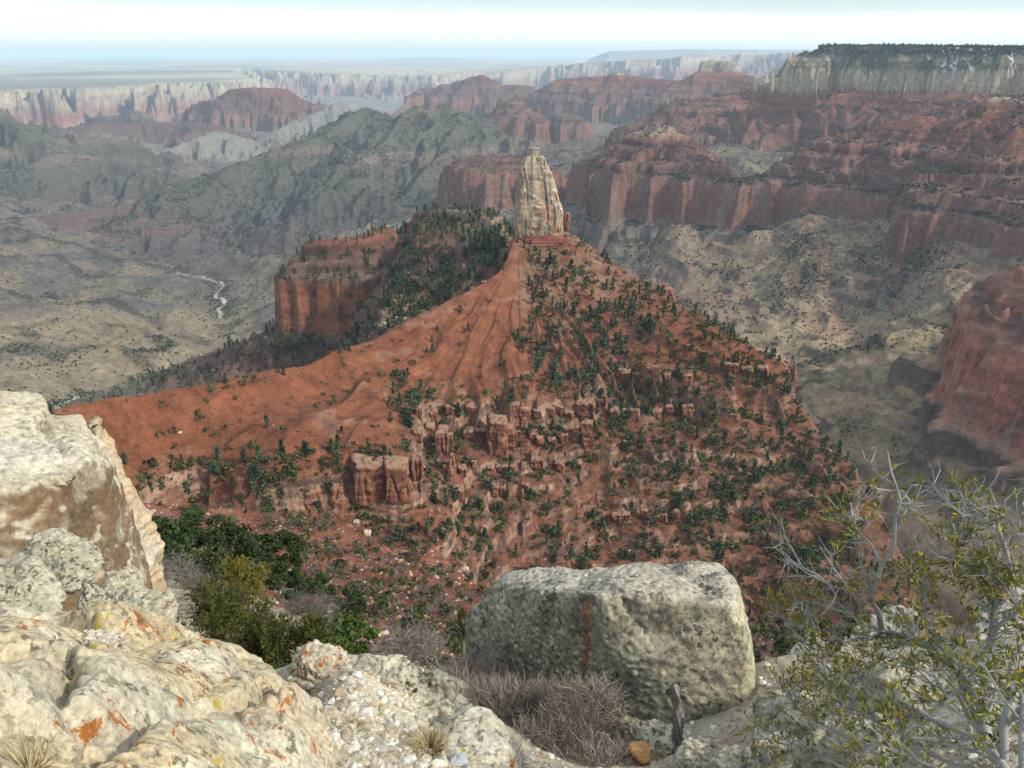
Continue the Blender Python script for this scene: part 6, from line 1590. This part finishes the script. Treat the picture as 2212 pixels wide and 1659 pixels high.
# pinyons and junipers on the slope just below the shelf
def big_tree(x, y, R, wide, tall, seed, label, name='pinyon_tree', cat='pinyon tree', col=(.034, .055, .022), n=5200):
    b_ = P(x, y, R); rs2 = np.random.RandomState(seed)
    v, f, c = crown_round(rs2, n, rs2.randint(22, 32), .05, w=.55, rag=.17, col=col)
    v = v * np.array([wide, wide, tall]) / np.array([1.15, 1.15, 1]); 
    t = empty(name, b_); tag(t, label, cat, 'pinyons and junipers just below the viewpoint')
    mesh_np('crown', v, f, M_LEAF, c, smooth=False, parent=t)
    br = [(*tube([(0, 0, -.4), (.04 * wide, 0, tall * .3), (0, .05 * wide, tall * .7)], [.045 * tall, .034 * tall, .01 * tall], 7), np.array(BARKC))]
    for k in range(7):
        a = rs2.uniform(0, 6.28); h0 = rs2.uniform(.12, .4) * tall
        br.append((*tube([(0, 0, h0), (.22 * wide * math.cos(a), .22 * wide * math.sin(a), h0 + .16 * tall), (.45 * wide * math.cos(a), .45 * wide * math.sin(a), h0 + .3 * tall)], [.022 * tall, .014 * tall, .005 * tall], 5), np.array(BARKC) * rs2.uniform(.8, 1.6)))
    vv_, ff_, cc_ = merge(br); mesh_np('trunk', vv_, ff_, M_BARK, cc_, parent=t)
big_tree(388,1285,44,6.6,5.2,101,'broad dark pinyon, largest of the group below the tan cliff')
big_tree(455,1290,33,2.6,2.6,102,'small olive pinyon with bare lower branches in front of the largest one', col=(.055,.065,.026), n=2600)
big_tree(505,1240,58,4.4,4.6,103,'dark pinyon right of the largest one')
big_tree(560,1238,54,4.0,3.6,104,'low dark pinyon second to the right of the largest one')
big_tree(620,1225,62,3.2,3.6,105,'dark juniper on its own at the right of the pinyon group', name='juniper_tree', cat='juniper tree')
big_tree(425,1175,72,7.0,3.2,106,'flat-topped dark pinyon behind the largest one')
big_tree(350,1165,66,3.4,2.6,107,'dark juniper tucked against the foot of the cliff face', name='juniper_tree', cat='juniper tree')
big_tree(575,1268,40,2.8,2.0,108,'dark rounded bush-like pinyon above the golden shrub')
big_tree(728,1432,13.5,1.75,1.1,109,'round bright green juniper just beyond the gravel', name='juniper_tree', cat='juniper tree', col=(.05,.085,.022), n=5200)
big_tree(640,1290,46,2.2,2.0,110,'small dark juniper by the grey brush of the stony slope', name='juniper_tree', cat='juniper tree')
big_tree(690,1300,60,3.0,2.6,111,'dark juniper at the head of the stony gully', name='juniper_tree', cat='juniper tree')
big_tree(760,1330,90,4.2,4.2,112,'tall dark juniper on the edge of the red slope', name='juniper_tree', cat='juniper tree')
big_tree(905,1420,95,3.4,3.6,113,'dark juniper pair-like clump low on the red slope', name='juniper_tree', cat='juniper tree')
big_tree(1000,1400,30,.9,2.6,114,'narrow green juniper peeping past the left side of the big boulder', name='juniper_tree', cat='juniper tree', col=(.05,.075,.02), n=1800)
